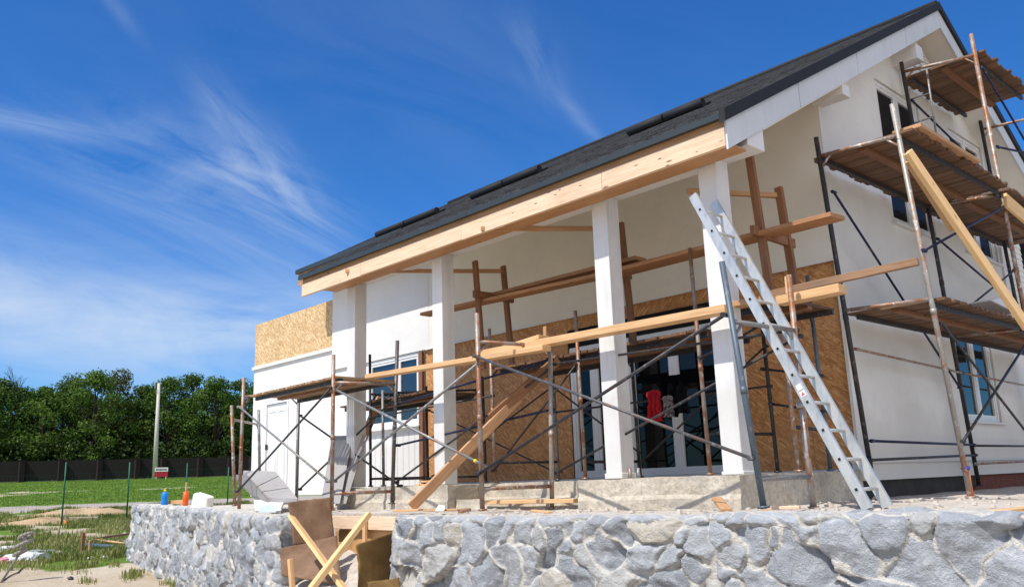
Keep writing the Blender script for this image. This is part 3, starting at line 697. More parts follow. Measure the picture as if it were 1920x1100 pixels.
trestle('middle timber trestle half hidden behind the second column', (Vv((-6.42, 7.6, 1.52)), Vv((-6.48, 7.6, 3.0))), (Vv((-6.59, 8.2, 1.52)), Vv((-6.68, 8.2, 3.19))),
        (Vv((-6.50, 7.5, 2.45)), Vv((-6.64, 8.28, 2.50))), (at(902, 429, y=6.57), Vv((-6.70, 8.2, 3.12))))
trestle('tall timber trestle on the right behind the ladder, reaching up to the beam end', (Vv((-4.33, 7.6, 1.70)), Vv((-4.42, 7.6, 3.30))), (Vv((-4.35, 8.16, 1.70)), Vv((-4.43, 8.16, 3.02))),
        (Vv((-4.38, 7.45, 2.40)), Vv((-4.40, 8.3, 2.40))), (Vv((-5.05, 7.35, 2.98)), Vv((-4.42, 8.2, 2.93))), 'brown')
# leaning beam in front of the middle bay
plank('timber_beam', 'long pine beam leaning from the terrace edge up into the middle bay', (-8.12, 5.92, -.24), (-7.42, 7.0, .98), .05, .12, 'mid', 'beam', up=(0, -.5, 1))
plank('timber_beam', 'shaded upper pine beam spliced onto the leaning beam under the deck', (-7.62, 6.72, .74), (-7.08, 7.35, 1.42), .055, .12, 'brown', 'beam', up=(0, -.5, 1))
plank('timber_prop', 'brown timber prop leaning before the garage-side window', at(647, 905, y=7.6), at(713, 745, y=8.2), .06, .12, 'mid', 'prop')
plank('timber_beam', 'long yellow beam leaning down from the middle deck of the gable scaffold', at(1702, 285, x=-3.25), at(1925, 612, x=-2.75), .055, .15, 'fresh', 'beam', up=(0, 1, .6))
plank('timber_beam', 'short upper piece of yellow timber nailed behind the leaning gable beam', at(1706, 300, x=-3.28), at(1790, 430, x=-3.12), .10, .06, 'new', 'beam', up=(0, 1, .6))
plank('plank', 'wide knotty pine board at the right edge fixed to the gable scaffold', at(1885, 375, x=-3.30), at(1960, 440, x=-3.22), .04, .20, 'fresh')
k = MB(); k.box(-3.45, -3.15, 8.9, 10.6, 3.49, 3.535); o = k.build('plank', M['mid'], None, None, .004); recenter(o); tag(o, 'outer edge board lying on the middle deck of the gable scaffold', 'plank')

# ================================================================ LADDER
ld = thing('ladder', 'aluminium ladder leaning in front of the last column, feet on the terrace', 'ladder', (-3.13, 6.77, GZ))
lf_, lt = Vv((-3.125, 0, -.292)), Vv((-4.475, 0, 2.615))
dl = (lt - lf_).normalized(); LL = (lt - lf_).length
sdx = Vv((dl.z, 0, -dl.x))          # across the rail, in plane
for y0 in (6.59, 6.94):
    k = MB(); a = lf_ + Vv((0, y0, 0)); b = lt + Vv((0, y0, 0))
    w = .086
    # C-profile : web faces -y, two flanges turned to +y
    k.hexa([a - sdx * w / 2, a + sdx * w / 2, a + sdx * w / 2 + Vv((0, .004, 0)), a - sdx * w / 2 + Vv((0, .004, 0)), b - sdx * w / 2, b + sdx * w / 2, b + sdx * w / 2 + Vv((0, .004, 0)), b - sdx * w / 2 + Vv((0, .004, 0))])
    for s in (-1, 1):
        e = sdx * (w / 2 * s); i_ = sdx * (w / 2 * s - .004 * s)
        k.hexa([a + i_ + Vv((0, .0045, 0)), a + e + Vv((0, .0045, 0)), a + e + Vv((0, .03, 0)), a + i_ + Vv((0, .03, 0)), b + i_ + Vv((0, .0045, 0)), b + e + Vv((0, .0045, 0)), b + e + Vv((0, .03, 0)), b + i_ + Vv((0, .03, 0))])
    rl = k.build('rail', M['alu'], ld)
    if y0 < 6.8:
        st = MB(); c = a + dl * 1.02 + Vv((0, -.003, 0)); s_ = .026
        for dd in (0, .062): st.hexa([c + dl * dd - sdx * s_ - dl * s_, c + dl * dd + sdx * s_ - dl * s_, c + dl * dd + sdx * s_ + dl * s_, c + dl * dd - sdx * s_ + dl * s_] + [q + dl * dd + Vv((0, .0015, 0)) for q in (c - sdx * s_ - dl * s_, c + sdx * s_ - dl * s_, c + sdx * s_ + dl * s_, c - sdx * s_ + dl * s_)])
        sk = st.build('sticker', M['pvc'], ld, 'small white warning sticker')
        st = MB(); c2 = c + Vv((0, -.0012, 0)); s_ = .010
        st.poly([c2 - sdx * .018 - dl * .016, c2 + sdx * .016 - dl * .012, c2 + dl * .018]); st.build('sticker_mark', flat('red_print', (.6, .12, .12), .5), sk)
def lozenge(c, ff, th):
    q = [c - sdx * ff - dl * ff, c + sdx * ff - dl * ff, c + sdx * ff + dl * ff, c - sdx * ff + dl * ff]
    m_ = MB(); m_.hexa(q + [p + Vv((0, th, 0)) for p in q]); return m_
for i in range(12):
    c = lf_ + dl * (.16 + i * (LL - .34) / 11)
    k = MB(); k.tube(c + Vv((0, 6.596, 0)), c + Vv((0, 6.942, 0)), .0145, 10); rg_ = k.build('rung', M['alu'], ld)
    lozenge(c + Vv((0, 6.5872, 0)), .017, .0025).build('rung_flange', M['alu'], rg_); lozenge(c + Vv((0, 6.5852, 0)), .011, .0018).build('rung_end', M['black'], rg_)

# ================================================================ STONE WALLS
def stonemat():
    t = NT('grey_fieldstone'); p = t.co('POS')
    vc = t.n('ShaderNodeVertexColor'); vc.layer_name = 'stone'
    sep = t.n('ShaderNodeSeparateColor'); t.l(vc.outputs['Color'], sep.inputs[0])
    n1 = t.noise(t.co('POS', (1, 1, 1.6)), 9, 7, .72, .8); n2 = t.noise(p, 55, 4, .7)
    st = t.ramp(sep.outputs[1], [(0, (.25, .265, .29)), (.25, (.36, .38, .41)), (.6, (.46, .48, .51)), (.82, (.40, .41, .42)), (.93, (.50, .49, .46)), (1, (.56, .50, .40))])
    st = t.mix(t.ramp(n1, [(.36, (.55,) * 3), (.52, (0, 0, 0))]), st, (.32, .33, .36))
    st = t.mix(t.ramp(n1, [(.52, (0, 0, 0)), (.7, (.75,) * 3)]), st, (.62, .63, .65))
    st = t.mix(t.ramp(n2, [(.56, (0, 0, 0)), (.68, (.5,) * 3)]), st, (.60, .61, .62))
    mo = t.ramp(t.noise(p, 14, 6, .7), [(.3, (.50, .47, .42)), (.5, (.64, .61, .55)), (.7, (.72, .69, .63))])
    f = t.n('ShaderNodeMath', _operation='MULTIPLY_ADD'); t.l(n2, f.inputs[0]); f.inputs[1].default_value = .5; t.l(sep.outputs[0], f.inputs[2])
    fac = t.ramp(f.outputs[0], [(.55, (0, 0, 0)), (.85, (1, 1, 1))])
    c = t.mix(fac, mo, st)
    c = t.mix(t.ramp(sep.outputs[2], [(.0, (0, 0, 0)), (1, (.6,) * 3)]), c, (.12, .11, .10))
    bn = t.mix(.5, n1, n2); t.bump(bn, 1.0, .045)
    return t.out(c, .92, 0, .2)
M['stone'] = stonemat()
def field2(S, Z, seed, size):
    """irregular voronoi: returns f1, f2, id, offset to seed"""
    rng = np.random.default_rng(seed)
    s0, s1, z0, z1 = S.min() - 1, S.max() + 1, Z.min() - 1, Z.max() + 1
    n = int((s1 - s0) * (z1 - z0) / (size * size)); 
    P = np.stack([rng.uniform(s0, s1, n), rng.uniform(z0, z1, n)], 1)
    for _ in range(2):      # push seeds apart a little
        for i in range(n):
            d = P - P[i]; r = np.hypot(d[:, 0], d[:, 1]); r[i] = 9; j = r.argmin()
            if r[j] < size * .75: P[i] -= d[j] / max(r[j], 1e-3) * (size * .75 - r[j]) * .6
    wgt = rng.uniform(-.35, .45, n) * size * .55; an = rng.uniform(0, math.pi, n); st = rng.uniform(.62, 1.0, n)
    f1 = np.full(S.shape, 9.); f2 = np.full(S.shape, 9.); idx = np.zeros(S.shape, int)
    for i in range(n):
        dx = S - P[i, 0]; dz = Z - P[i, 1]
        m = (abs(dx) < size * 3) & (abs(dz) < size * 3)
        if not m.any(): continue
        a = dx[m] * math.cos(an[i]) + dz[m] * math.sin(an[i]); b = -dx[m] * math.sin(an[i]) + dz[m] * math.cos(an[i])
        # polygonal rather than round outline
        r = np.maximum(np.hypot(a * st[i], b / max(st[i], .1) * .9), np.abs(a * .8 + b * .6) * 1.05) - wgt[i]
        o1 = f1[m]; o2 = f2[m]; k = r < o1
        f2[m] = np.where(k, o1, np.minimum(o2, r)); ii = idx[m]; ii[k] = i; idx[m] = ii; f1[m] = np.where(k, r, o1)
    return f1, f2, idx, P, rng
def stonewall(name, label, poly, zt, zb, seed, size=.30, res=.0125, thick=.5, end_face=None, lean=.04, loose=()):
    """poly: plan polyline from right end to left end (front faces the viewer)"""
    pts = [Vector((a, b)) for a, b in poly]
    seg = [0]
    for a, b in zip(pts[:-1], pts[1:]): seg.append(seg[-1] + (b - a).length)
    L = seg[-1]; ns = int(L / res); top_extra = thick
    # profile coordinate t : 0 at bottom, H at edge, then over the top
    H = max(zt) - zb; nt = int((H + top_extra) / res)
    s = np.linspace(0, L, ns + 1); t = np.linspace(0, H + top_extra, nt + 1)
    S, T = np.meshgrid(s, t, indexing='ij')
    wob = np.vectorize(lambda a, b: noise.noise(Vector((a * 3, b * 3, seed))))
    wx = np.array([[0.0]])
    # cheap warp
    S2 = S + .035 * np.sin(T * 13 + S * 7) + .02 * np.sin(S * 23 + 1.3 * seed); T2 = T + .03 * np.sin(S * 11 + T * 5 + seed) + .02 * np.sin(T * 31)
    wn = np.zeros(S.shape + (2,))
    for i in range(0, ns + 1):
        for j in range(0, nt + 1):
            v_ = noise.noise_vector(Vector((S[i, j] * 11, T[i, j] * 11, seed))); wn[i, j] = (v_.x, v_.y)
    S2 = S2 + wn[..., 0] * .022; T2 = T2 + wn[..., 1] * .022
    f1, f2, idx, P, rng = field2(S2, T2, seed, size)
    n = len(P)
    e = f2 - f1
    face = np.clip((e - .006) / .03, 0, 1); face = face * face * (3 - 2 * face)
    tx, tz, hh, cc = rng.uniform(-.20, .20, n), rng.uniform(-.22, .22, n), rng.uniform(.012, .042, n), rng.uniform(0, 1, n)
    bury = rng.uniform(0, 1, n) < .04
    dS = S2 - P[idx, 0]; dT = T2 - P[idx, 1]
    h = face * (hh[idx] + tx[idx] * dS + tz[idx] * dT)
    # facets: second plane cut
    a2 = rng.uniform(0, 6.28, n); c2 = rng.uniform(.03, .10, n)
    cut = (dS * np.cos(a2[idx]) + dT * np.sin(a2[idx])) - c2[idx]; h -= face * np.clip(cut, 0, 1) * .5
    a3 = a2 + rng.uniform(1.6, 3.0, n); c3 = rng.uniform(.02, .08, n); cut = (dS * np.cos(a3[idx]) + dT * np.sin(a3[idx])) - c3[idx]; h -= face * np.clip(cut, 0, 1) * .38
    h = np.where(bury[idx], h * .25, h)
    crack = np.clip(1 - e / .014, 0, 1) * (np.sin(S * 9 + seed) * np.sin(T * 12) > .25)
    h -= crack * .014
    fn = np.zeros_like(h)
    for i in range(ns + 1):
        for j in range(nt + 1):
            p = Vector((S[i, j], T[i, j], seed * 1.7)); fn[i, j] = noise.noise(p * 9) * .014 + noise.noise(p * 24) * .010 + noise.noise(p * 2.2) * .02
    h += fn
    # plan position / normal along s
    X = np.zeros_like(s); Yp = np.zeros_like(s); NX = np.zeros_like(s); NY_ = np.zeros_like(s); ZT = np.interp(s, np.linspace(0, L, len(zt)), zt)
    for i, v in enumerate(s):
        k = max(j for j in range(len(seg) - 1) if v >= seg[j] - 1e-9) if v > 0 else 0
        u = (v - seg[k]) / (seg[k + 1] - seg[k]); p = pts[k].lerp(pts[k + 1], min(u, 1)); d = (pts[k + 1] - pts[k]).normalized()
        X[i], Yp[i] = p; 
        nx, ny = -d.y, d.x
        NX[i], NY_[i] = nx, ny
    ZT = ZT + np.array([noise.noise(Vector((v * 2.2, seed, 0))) * .022 + noise.noise(Vector((v * 6, seed, 3))) * .02 for v in s])
    er = .05
    verts = np.zeros((ns + 1, nt + 1, 3))
    for j in range(nt + 1):
        tj = t[j]
        if tj <= H - er: out, zz, nz = lean * (1 - tj / H), zb + tj / (H) * (ZT - zb), 0
        elif tj <= H + er:
            a = (tj - (H - er)) / (2 * er) * math.pi / 2; out = -er * (1 - math.cos(a)); zz = zb + (H - er) / H * (ZT - zb) + er * math.sin(a); nz = math.sin(a)
        else: out = -(tj - H) ; zz = zb + (H - er) / H * (ZT - zb) + er; nz = 1
        hj = h[:, j] * (1 - .65 * nz)
        verts[:, j, 0] = X + NX * (out + hj * (1 - nz)); verts[:, j, 1] = Yp + NY_ * (out + hj * (1 - nz)); verts[:, j, 2] = zz + hj * nz * .6
    V = verts.reshape(-1, 3); w = nt + 1
    faces = [(i * w + j, i * w + j + 1, (i + 1) * w + j + 1, (i + 1) * w + j) for i in range(ns) for j in range(nt)]
    me = bpy.data.meshes.new(name); me.from_pydata(V.tolist(), [], faces)
    ca = me.color_attributes.new('stone', 'FLOAT_COLOR', 'POINT')
    colr = np.ones((len(V), 4)); colr[:, 0] = (np.where(bury[idx], face * .35, face)).ravel(); colr[:, 1] = cc[idx].ravel(); colr[:, 2] = crack.ravel()
    # mortar smeared over the top
    topm = np.clip((T - H + .02) / .1, 0, 1); colr[:, 0] *= (1 - .8 * topm.ravel())
    ca.data.foreach_set('color', colr.ravel())
    me.materials.append(M['stone']); me.polygons.foreach_set('use_smooth', [True] * len(faces)); me.update()
    bm = bmesh.new(); bm.from_mesh(me); 
    if sum(f.normal.y for f in list(bm.faces)[:400]) > 0: bmesh.ops.reverse_faces(bm, faces=bm.faces)
    bm.to_mesh(me); bm.free()
    o = bpy.data.objects.new(name, me); col.objects.link(o); recenter(o); tag(o, label, 'stone wall')
    return o
stonewall('stone_wall', 'long grey fieldstone retaining wall across the front below the ladder', [(.6, 6.25), (-1.9, 5.85), (-4.7, 5.42), (-7.0, 5.02), (-7.28, 5.10), (-7.34, 5.45)], [-.33, -.30, -.285, -.285, -.30, -.30, -.30], -1.75, 3, .245, .0125, .45)
stonewall('stone_wall', 'grey fieldstone wall on the left carrying the blue bottle', [(-9.36, 5.30), (-9.24, 5.10), (-9.27, 4.92), (-9.42, 4.87), (-14.2, 6.15), (-20.6, 7.2), (-20.75, 7.6)], [-.30, -.30, -.27, -.25, -.23, -.22], -2.0, 11, .27, .018, .45)
# loose cap stones
def rock(name, label, c, sz, seed, m='stone', cat='stone', group=None, flat_=.4, rz=0):
    bm = bmesh.new(); bmesh.ops.create_icosphere(bm, subdivisions=4, radius=1)
    rng = random.Random(seed); planes = [(Vector((rng.uniform(-1, 1), rng.uniform(-1, 1), rng.uniform(-.8, 1))).normalized(), rng.uniform(.55, .85)) for _ in range(11)]
    for v in bm.verts:
        p = v.co.copy()
        for n_, d_ in planes:
            q = p.dot(n_)
            if q > d_: p -= n_ * (q - d_) * .93
        p += noise.noise_vector(p * 4 + Vector((seed, 0, 0))) * .05
        v.co = Matrix.Rotation(rz, 3, 'Z') @ Vector((p.x * sz[0], p.y * sz[1], p.z * sz[2]))
    me = bpy.data.meshes.new(name); bm.to_mesh(me); 
    ca = me.color_attributes.new('stone', 'FLOAT_COLOR', 'POINT'); n_ = len(bm.verts); bm.free()
    tone = rng.random(); ca.data.foreach_set('color', [1, tone, 0, 1] * n_)
    me.materials.append(M[m]); me.polygons.foreach_set('use_smooth', [True] * len(me.polygons))
    o = bpy.data.objects.new(name, me); col.objects.link(o); o.location = c
    return tag(o, label, cat, group)
rock('cap_stone', 'flat grey slab lying loose on the wall top right of the ladder feet', at(1715, 963, y=5.95), (.22, .12, .05), 3, rz=.15)
rock('cap_stone', 'small flat slab on the wall top just below the ladder feet', at(1625, 963, y=5.90), (.14, .10, .035), 5, rz=.2)
rock('cap_stone', 'broad bluish stone on the wall top at the right edge', at(1870, 975, y=5.95), (.26, .16, .07), 8, rz=.1)

# ================================================================ TERRACE AND GROUND
def sandmat(name, cs, sc=1.0):
    t = NT(name); p = t.co('POS'); a = t.noise(p, .9 * sc, 6, .65); b = t.noise(p, 18 * sc, 5, .7)
    c = t.ramp(a, [(.3, cs[0]), (.5, cs[1]), (.72, cs[2])]); c = t.mix(t.ramp(b, [(.35, (.5,) * 3), (.5, (0, 0, 0))]), c, tuple(x * .55 for x in cs[0])); t.bump(b, .7, .03)
    return t.out(c, .95, 0, .1)
M['cement'] = sandmat('cement_dust', [(.44, .39, .33), (.56, .50, .43), (.64, .59, .52)])
def terrace():
    k = 0
    outline = [(.9, 6.5), (-1.9, 6.05), (-4.7, 5.62), (-7.05, 5.22), (-7.25, 6.0), (-10.9, 6.0), (-11.1, 5.6), (-14.15, 6.38), (-20.4, 7.4), (-20.6, 12), (-19, 16.5), (3.5, 18), (3.5, 6.5)]
    bm = bmesh.new(); vs = [bm.verts.new((x, y, -.312)) for x, y in outline]; f = bm.faces.new(vs)
    bmesh.ops.triangulate(bm, faces=bm.faces)
    for _ in range(6):
        es = [e for e in bm.edges if e.calc_length() > .28]
        if not es: break
        bmesh.ops.subdivide_edges(bm, edges=es, cuts=1, use_grid_fill=False); bmesh.ops.triangulate(bm, faces=[f for f in bm.faces if len(f.verts) > 3])
    for v in bm.verts:
        if not v.is_boundary: v.co.z += noise.noise(v.co * 2.5) * .018 + noise.noise(v.co * 8) * .008
    # skirt
    be = [e for e in bm.edges if e.is_boundary]; r = bmesh.ops.extrude_edge_only(bm, edges=be)
    for g in r['geom']:
        if isinstance(g, bmesh.types.BMVert): g.co.z = -2.2
    bmesh.ops.recalc_face_normals(bm, faces=bm.faces)
    me = bpy.data.meshes.new('terrace'); bm.to_mesh(me); bm.free(); me.materials.append(M['cement'])
    for p in me.polygons: p.use_smooth = abs(p.normal.z) > .5
    o = bpy.data.objects.new('terrace', me); col.objects.link(o); o['kind'] = 'structure'
terrace()
UX, UY = -.94, .34
def gz(x, y):
    u = x * UX + y * UY; d = math.hypot(x, y)
    z = -1.58 + (.045 * (u - 18) if u > 18 else 0)
    if u > 83: z = -1.58 + .045 * 65 + .01 * (u - 83)
    z = min(z, 3.2)
    amp = min(1, d / 12)
    far = max(.3, min(1, (48 - u) / 14))
    z += noise.noise(Vector((x, y, 0)) * .35) * .06 * amp * far + noise.noise(Vector((x, y, 5)) * 1.3) * .03 * amp * far
    return z
def ground_hit(px, py):
    d = ray(px, py).normalized(); s = 4.0
    while s < 400:
        q = d * s
        if q.z <= gz(q.x, q.y): return Vector((q.x, q.y, gz(q.x, q.y)))
        s += .04 + s * .002
    return d * 90
def masks(x, y):
    """returns (grass 0-1, gravel 0-1)"""
    u = x * UX + y * UY; d = math.hypot(x, y)
    n1 = noise.noise(Vector((x, y, 2)) * .22); n2 = noise.noise(Vector((x, y, 7)) * .9); n3 = noise.noise(Vector((x, y, 9)) * 2.6)
    g = (u - 20.6) / 1.8 + n1 * 1.0 + n2 * 1.2 + n3 * .6
    g = max(0, min(1, g))
    if 26 < u < 39.5: g *= max(0, min(1, 1.0 + (n1 * .9 + n2 * 1.0 - .05) * 1.6))
    road = max(0, 1 - abs(u - 43.2) / 3.0 + n3 * .2)
    road = min(1, road * 2.5)
    strip = max(0, 1 - abs(u - 60 - n1 * 6) / 2.6 + n2 * .9) * .9 if y > .19 * u else 0
    return g * (1 - min(1, strip)), road
def terrain():
    angs = []
    a0 = math.atan2(.34, -.94)   # field direction
    vis = [math.atan2(ray(px, 950).y, ray(px, 950).x) for px in (-60, 480)]
    lo, hi = min(vis), max(vis)
    n = 170; angs = [lo + (hi - lo) * i / n for i in range(n)]
    rest = 2 * math.pi - (hi - lo); m = 90
    angs += [hi + rest * i / m for i in range(m)]
    rad = [0.0, .6, 1.5, 3, 5, 7, 9]; r = 10.5
    while r < 110: rad.append(r); r *= 1.016
    while r < 3500: rad.append(r); r *= 1.3
    V = []; C = []
    for a in angs:
        for r in rad[1:]:
            x, y = r * math.cos(a), r * math.sin(a); V.append((x, y, gz(x, y) if r < 150 else gz(x * 150 / r, y * 150 / r))); g, ro = masks(x, y) if r < 300 else (1, 0); C.append((g, ro, 0, 1))
    nr = len(rad) - 1; na = len(angs); c0 = len(V); V.append((0, 0, gz(0, 0))); C.append((0, 0, 0, 1)); Fc = []
    for i in range(na):
        j = (i + 1) % na
        for k in range(nr - 1): Fc.append((i * nr + k, i * nr + k + 1, j * nr + k + 1, j * nr + k))
        Fc.append((c0, i * nr, j * nr))
    me = bpy.data.meshes.new('ground'); me.from_pydata(V, [], Fc)
    ca = me.color_attributes.new('mask', 'FLOAT_COLOR', 'POINT'); ca.data.foreach_set('color', [v for c in C for v in c])
    me.polygons.foreach_set('use_smooth', [True] * len(Fc)); me.update()
    t = NT('ground_soil'); p = t.co('POS'); vc = t.n('ShaderNodeVertexColor'); vc.layer_name = 'mask'
    sp_ = t.n('ShaderNodeSeparateColor'); t.l(vc.outputs['Color'], sp_.inputs[0])
    n1 = t.noise(p, .5, 6, .65); n2 = t.noise(p, 9, 6, .75); n3 = t.noise(p, 2.4, 5, .7)
    sand = t.ramp(n1, [(.3, (.40, .32, .22)), (.5, (.50, .41, .30)), (.7, (.57, .49, .38))]); sand = t.mix(t.ramp(n2, [(.3, (.6,) * 3), (.48, (0, 0, 0))]), sand, (.28, .21, .14))
    gr = t.ramp(n2, [(.3, (.07, .14, .018)), (.5, (.115, .21, .028)), (.68, (.18, .28, .045))]); gr = t.mix(t.ramp(n3, [(.5, (0, 0, 0)), (.72, (.6,) * 3)]), gr, (.20, .22, .06))
    gv = t.ramp(t.noise(p, 14, 5, .8), [(.3, (.30, .25, .21)), (.7, (.52, .46, .40))])
    m = t.n('ShaderNodeMath', _operation='MULTIPLY_ADD'); t.l(n2, m.inputs[0]); m.inputs[1].default_value = .8; t.l(sp_.outputs[0], m.inputs[2])
    c = t.mix(t.ramp(m.outputs[0], [(.65, (0, 0, 0)), (.95, (1, 1, 1))]), sand, gr); c = t.mix(t.ramp(sp_.outputs[1], [(.3, (0, 0, 0)), (.7, (1, 1, 1))]), c, gv)
    t.bump(n2, .8, .06); t.out(c, .95, 0, .1)
    me.materials.append(t.m)
    o = bpy.data.objects.new('ground', me); col.objects.link(o); o['kind'] = 'structure'
terrain()
# grass : many short blades as one mass
def leafmat(name, a, b, c_, tr=.25, island=True):
    t = NT(name); g = t.n('ShaderNodeNewGeometry')
    c = t.ramp(g.outputs['Random Per Island'], [(0, a), (.55, b), (1, c_)])
    n = t.noise(t.co('POS'), .35, 3); c = t.mix(t.ramp(n, [(.4, (0, 0, 0)), (.7, (.55,) * 3)]), c, tuple(x * 1.25 for x in c_))
    t.l(c, t.b.inputs['Base Color']); t.b.inputs['Roughness'].default_value = .65; t.b.inputs['Specular IOR Level'].default_value = .12
    d = t.n('ShaderNodeBsdfTranslucent'); t.l(c, d.inputs['Color']); mx = t.n('ShaderNodeMixShader'); mx.inputs[0].default_value = tr
    o = [n for n in t.t.nodes if n.type == 'OUTPUT_MATERIAL'][0]; t.l(t.b.outputs[0], mx.inputs[1]); t.l(d.outputs[0], mx.inputs[2]); t.l(mx.outputs[0], o.inputs[0])
    return t.m
M['blade'] = leafmat('grass_blades', (.085, .135, .022), (.15, .21, .04), (.36, .33, .14))
M['lawn'] = leafmat('lawn_blades', (.09, .17, .02), (.14, .25, .03), (.22, .30, .06))
def blades(name, label, pts, hmin, hmax, wmul=.05, m='blade'):
    V = []; Fc = []
    for (x, y, z, k) in pts:
        for _ in range(4):
            a = random.uniform(0, 6.28); h = random.uniform(hmin, hmax) * k; w = h * wmul + .006 * k; ln = random.uniform(.1, .6) * h
            dx, dy = math.cos(a), math.sin(a); ox, oy = x + random.uniform(-.09, .09), y + random.uniform(-.09, .09); b = len(V)
            V += [(ox - dy * w, oy + dx * w, z - .02), (ox + dy * w, oy - dx * w, z - .02), (ox + dx * ln * .4 + dy * w * .7, oy + dy * ln * .4 - dx * w * .7, z + h * .6), (ox + dx * ln * .4 - dy * w * .7, oy + dy * ln * .4 + dx * w * .7, z + h * .6), (ox + dx * ln, oy + dy * ln, z + h)]
            Fc += [(b, b + 1, b + 2, b + 3), (b + 3, b + 2, b + 4)]
    me = bpy.data.meshes.new(name); me.from_pydata(V, [], Fc); me.materials.append(M[m]); me.update()
    o = bpy.data.objects.new(name, me); col.objects.link(o); tag(o, label, 'grass', kind='stuff')
rg = random.Random(5); pts = []
a_lo = math.atan2(ray(-40, 950).y, ray(-40, 950).x); a_hi = math.atan2(ray(470, 950).y, ray(470, 950).x)
while len(pts) < 15000:
    a = rg.uniform(min(a_lo, a_hi), max(a_lo, a_hi)); d = 19 + 24 * rg.random() ** .8; x, y = d * math.cos(a), d * math.sin(a); g, r_ = masks(x, y)
    if r_ > .3: continue
    if rg.random() < g ** 1.3 and noise.noise(Vector((x, y, 4)) * .8) > -.35 + .2 * rg.random(): pts.append((x, y, gz(x, y), .6 + .9 * abs(noise.noise(Vector((x, y, 8)) * .6)) * 1.6))
blades('weeds', 'tall green weeds growing on the rough ground before the gravel path', pts, .06, .20)
pts = []
while len(pts) < 15000:
    a = rg.uniform(min(a_lo, a_hi), max(a_lo, a_hi)); d = rg.uniform(44, 92); x, y = d * math.cos(a), d * math.sin(a); g, r_ = masks(x, y)
    if r_ > .2 or rg.random() > g: continue
    pts.append((x, y, gz(x, y), 1))
blades('meadow_grass', 'short bright green grass of the field beyond the gravel path', pts, .04, .09, .12, 'lawn')
# sand mound and concrete kerb
def mound(name, label, c, rx, ry, h, seed, m):
    bm = bmesh.new(); n = 36; g = []
    for i in range(n + 1):
        row = []
        for j in range(n + 1):
            u, v = i / n * 2 - 1, j / n * 2 - 1; r = math.hypot(u, v); f = max(0, 1 - r) ** .8
            x, y = c.x + u * rx, c.y + v * ry; z = gz(x, y) - .05 + h * f * (1 + .5 * noise.noise(Vector((x, y, seed)) * 1.2)) + noise.noise(Vector((x, y, seed)) * 4) * .05 * (f > 0)
            row.append(bm.verts.new((x, y, z)))
        g.append(row)
    for i in range(n):
        for j in range(n): bm.faces.new((g[i][j], g[i + 1][j], g[i + 1][j + 1], g[i][j + 1]))
    me = bpy.data.meshes.new(name); bm.to_mesh(me); bm.free(); me.materials.append(m); me.polygons.foreach_set('use_smooth', [True] * len(me.polygons))
    o = bpy.data.objects.new(name, me); col.objects.link(o); o['kind'] = 'structure'; o['label'] = label
M['sandpile'] = sandmat('dug_sand', [(.40, .27, .15), (.52, .37, .22), (.60, .45, .29)], 2)
g = ground_hit(135, 972); mound('sand_mound', 'low heap of dug sand beside the gravel path', g + Vv((-1, .5, 0)), 1.5, 2.6, .42, 2, M['sandpile'])
g = ground_hit(60, 980); mound('sand_mound', 'small heap of sand left of the main heap', g, 1.2, 2.4, .2, 6, M['sandpile'])
k = MB(); a = ground_hit(105, 976); b = ground_hit(185, 974); k.beam(a + Vv((0, 0, .03)), b + Vv((0, 0, .03)), .25, .16); o = k.build('concrete_kerb', M['concrete'], None, None, .01); recenter(o); tag(o, 'short concrete kerb in the grass in front of the sand heap', 'kerb')

# ================================================================ FAR FENCE, POLE, SIGN, WIRE FENCE
def fieldpt(px, u):
    d = ray(px, 930); k = u / (d.x * UX + d.y * UY); x, y = d.x * k, d.y * k
    return Vector((x, y, gz(x, y)))
M['fencebrown'] = flat('dark_brown_fence', (.010, .008, .008), .8, var=.3)
M['fencepost'] = flat('red_brick_pier', (.020, .010, .010), .8, var=.3)
ff = thing('panel_fence', 'dark brown panel fence with reddish piers along the far edge of the field', 'fence', fieldpt(200, 83))
kpan = MB()
pxs = list(range(-80, 520, 9)); prev = None
for px in pxs:
    p = fieldpt(px, 83)
    if prev is not None:
        q0, q1 = Vv((prev.x, prev.y, min(prev.z, p.z) + .05)), Vv((p.x, p.y, min(prev.z, p.z) + .05))
        d = (q1 - q0).normalized(); Ln = (q1 - q0).length; s = 0
        while s < Ln:
            a = q0 + d * s; b = q0 + d * min(s + .105, Ln); kpan.beam(a + Vv((0, 0, .88)), b + Vv((0, 0, .88)), .02, 1.6); s += .112
        kpan.beam(q0 + Vv((0, .06, .5)), q1 + Vv((0, .06, .5)), .04, .06); kpan.beam(q0 + Vv((0, .06, 1.5)), q1 + Vv((0, .06, 1.5)), .04, .06)
    prev = p
kpan.build('slat_panel', M['fencebrown'], ff)
k = MB()
for a, b in zip(pxs[:-1], pxs[1:]):
    k.beam(fieldpt(a, 82.97) + Vv((0, 0, .02)), fieldpt(b, 82.97) + Vv((0, 0, .02)), .12, .14)
k.build('fence_footing', flat('fence_footing', (.10, .09, .09), .9), ff)
for px in (36, 110, 183, 254, 303, 372, 429, 470):
    p = fieldpt(px, 82.8); k = MB(); k.box(p.x - .2, p.x + .2, p.y - .2, p.y + .2, p.z - .1, p.z + 1.78); k.box(p.x - .25, p.x + .25, p.y - .25, p.y + .25, p.z + 1.78, p.z + 1.82); k.build('fence_pier', M['fencepost'], ff)
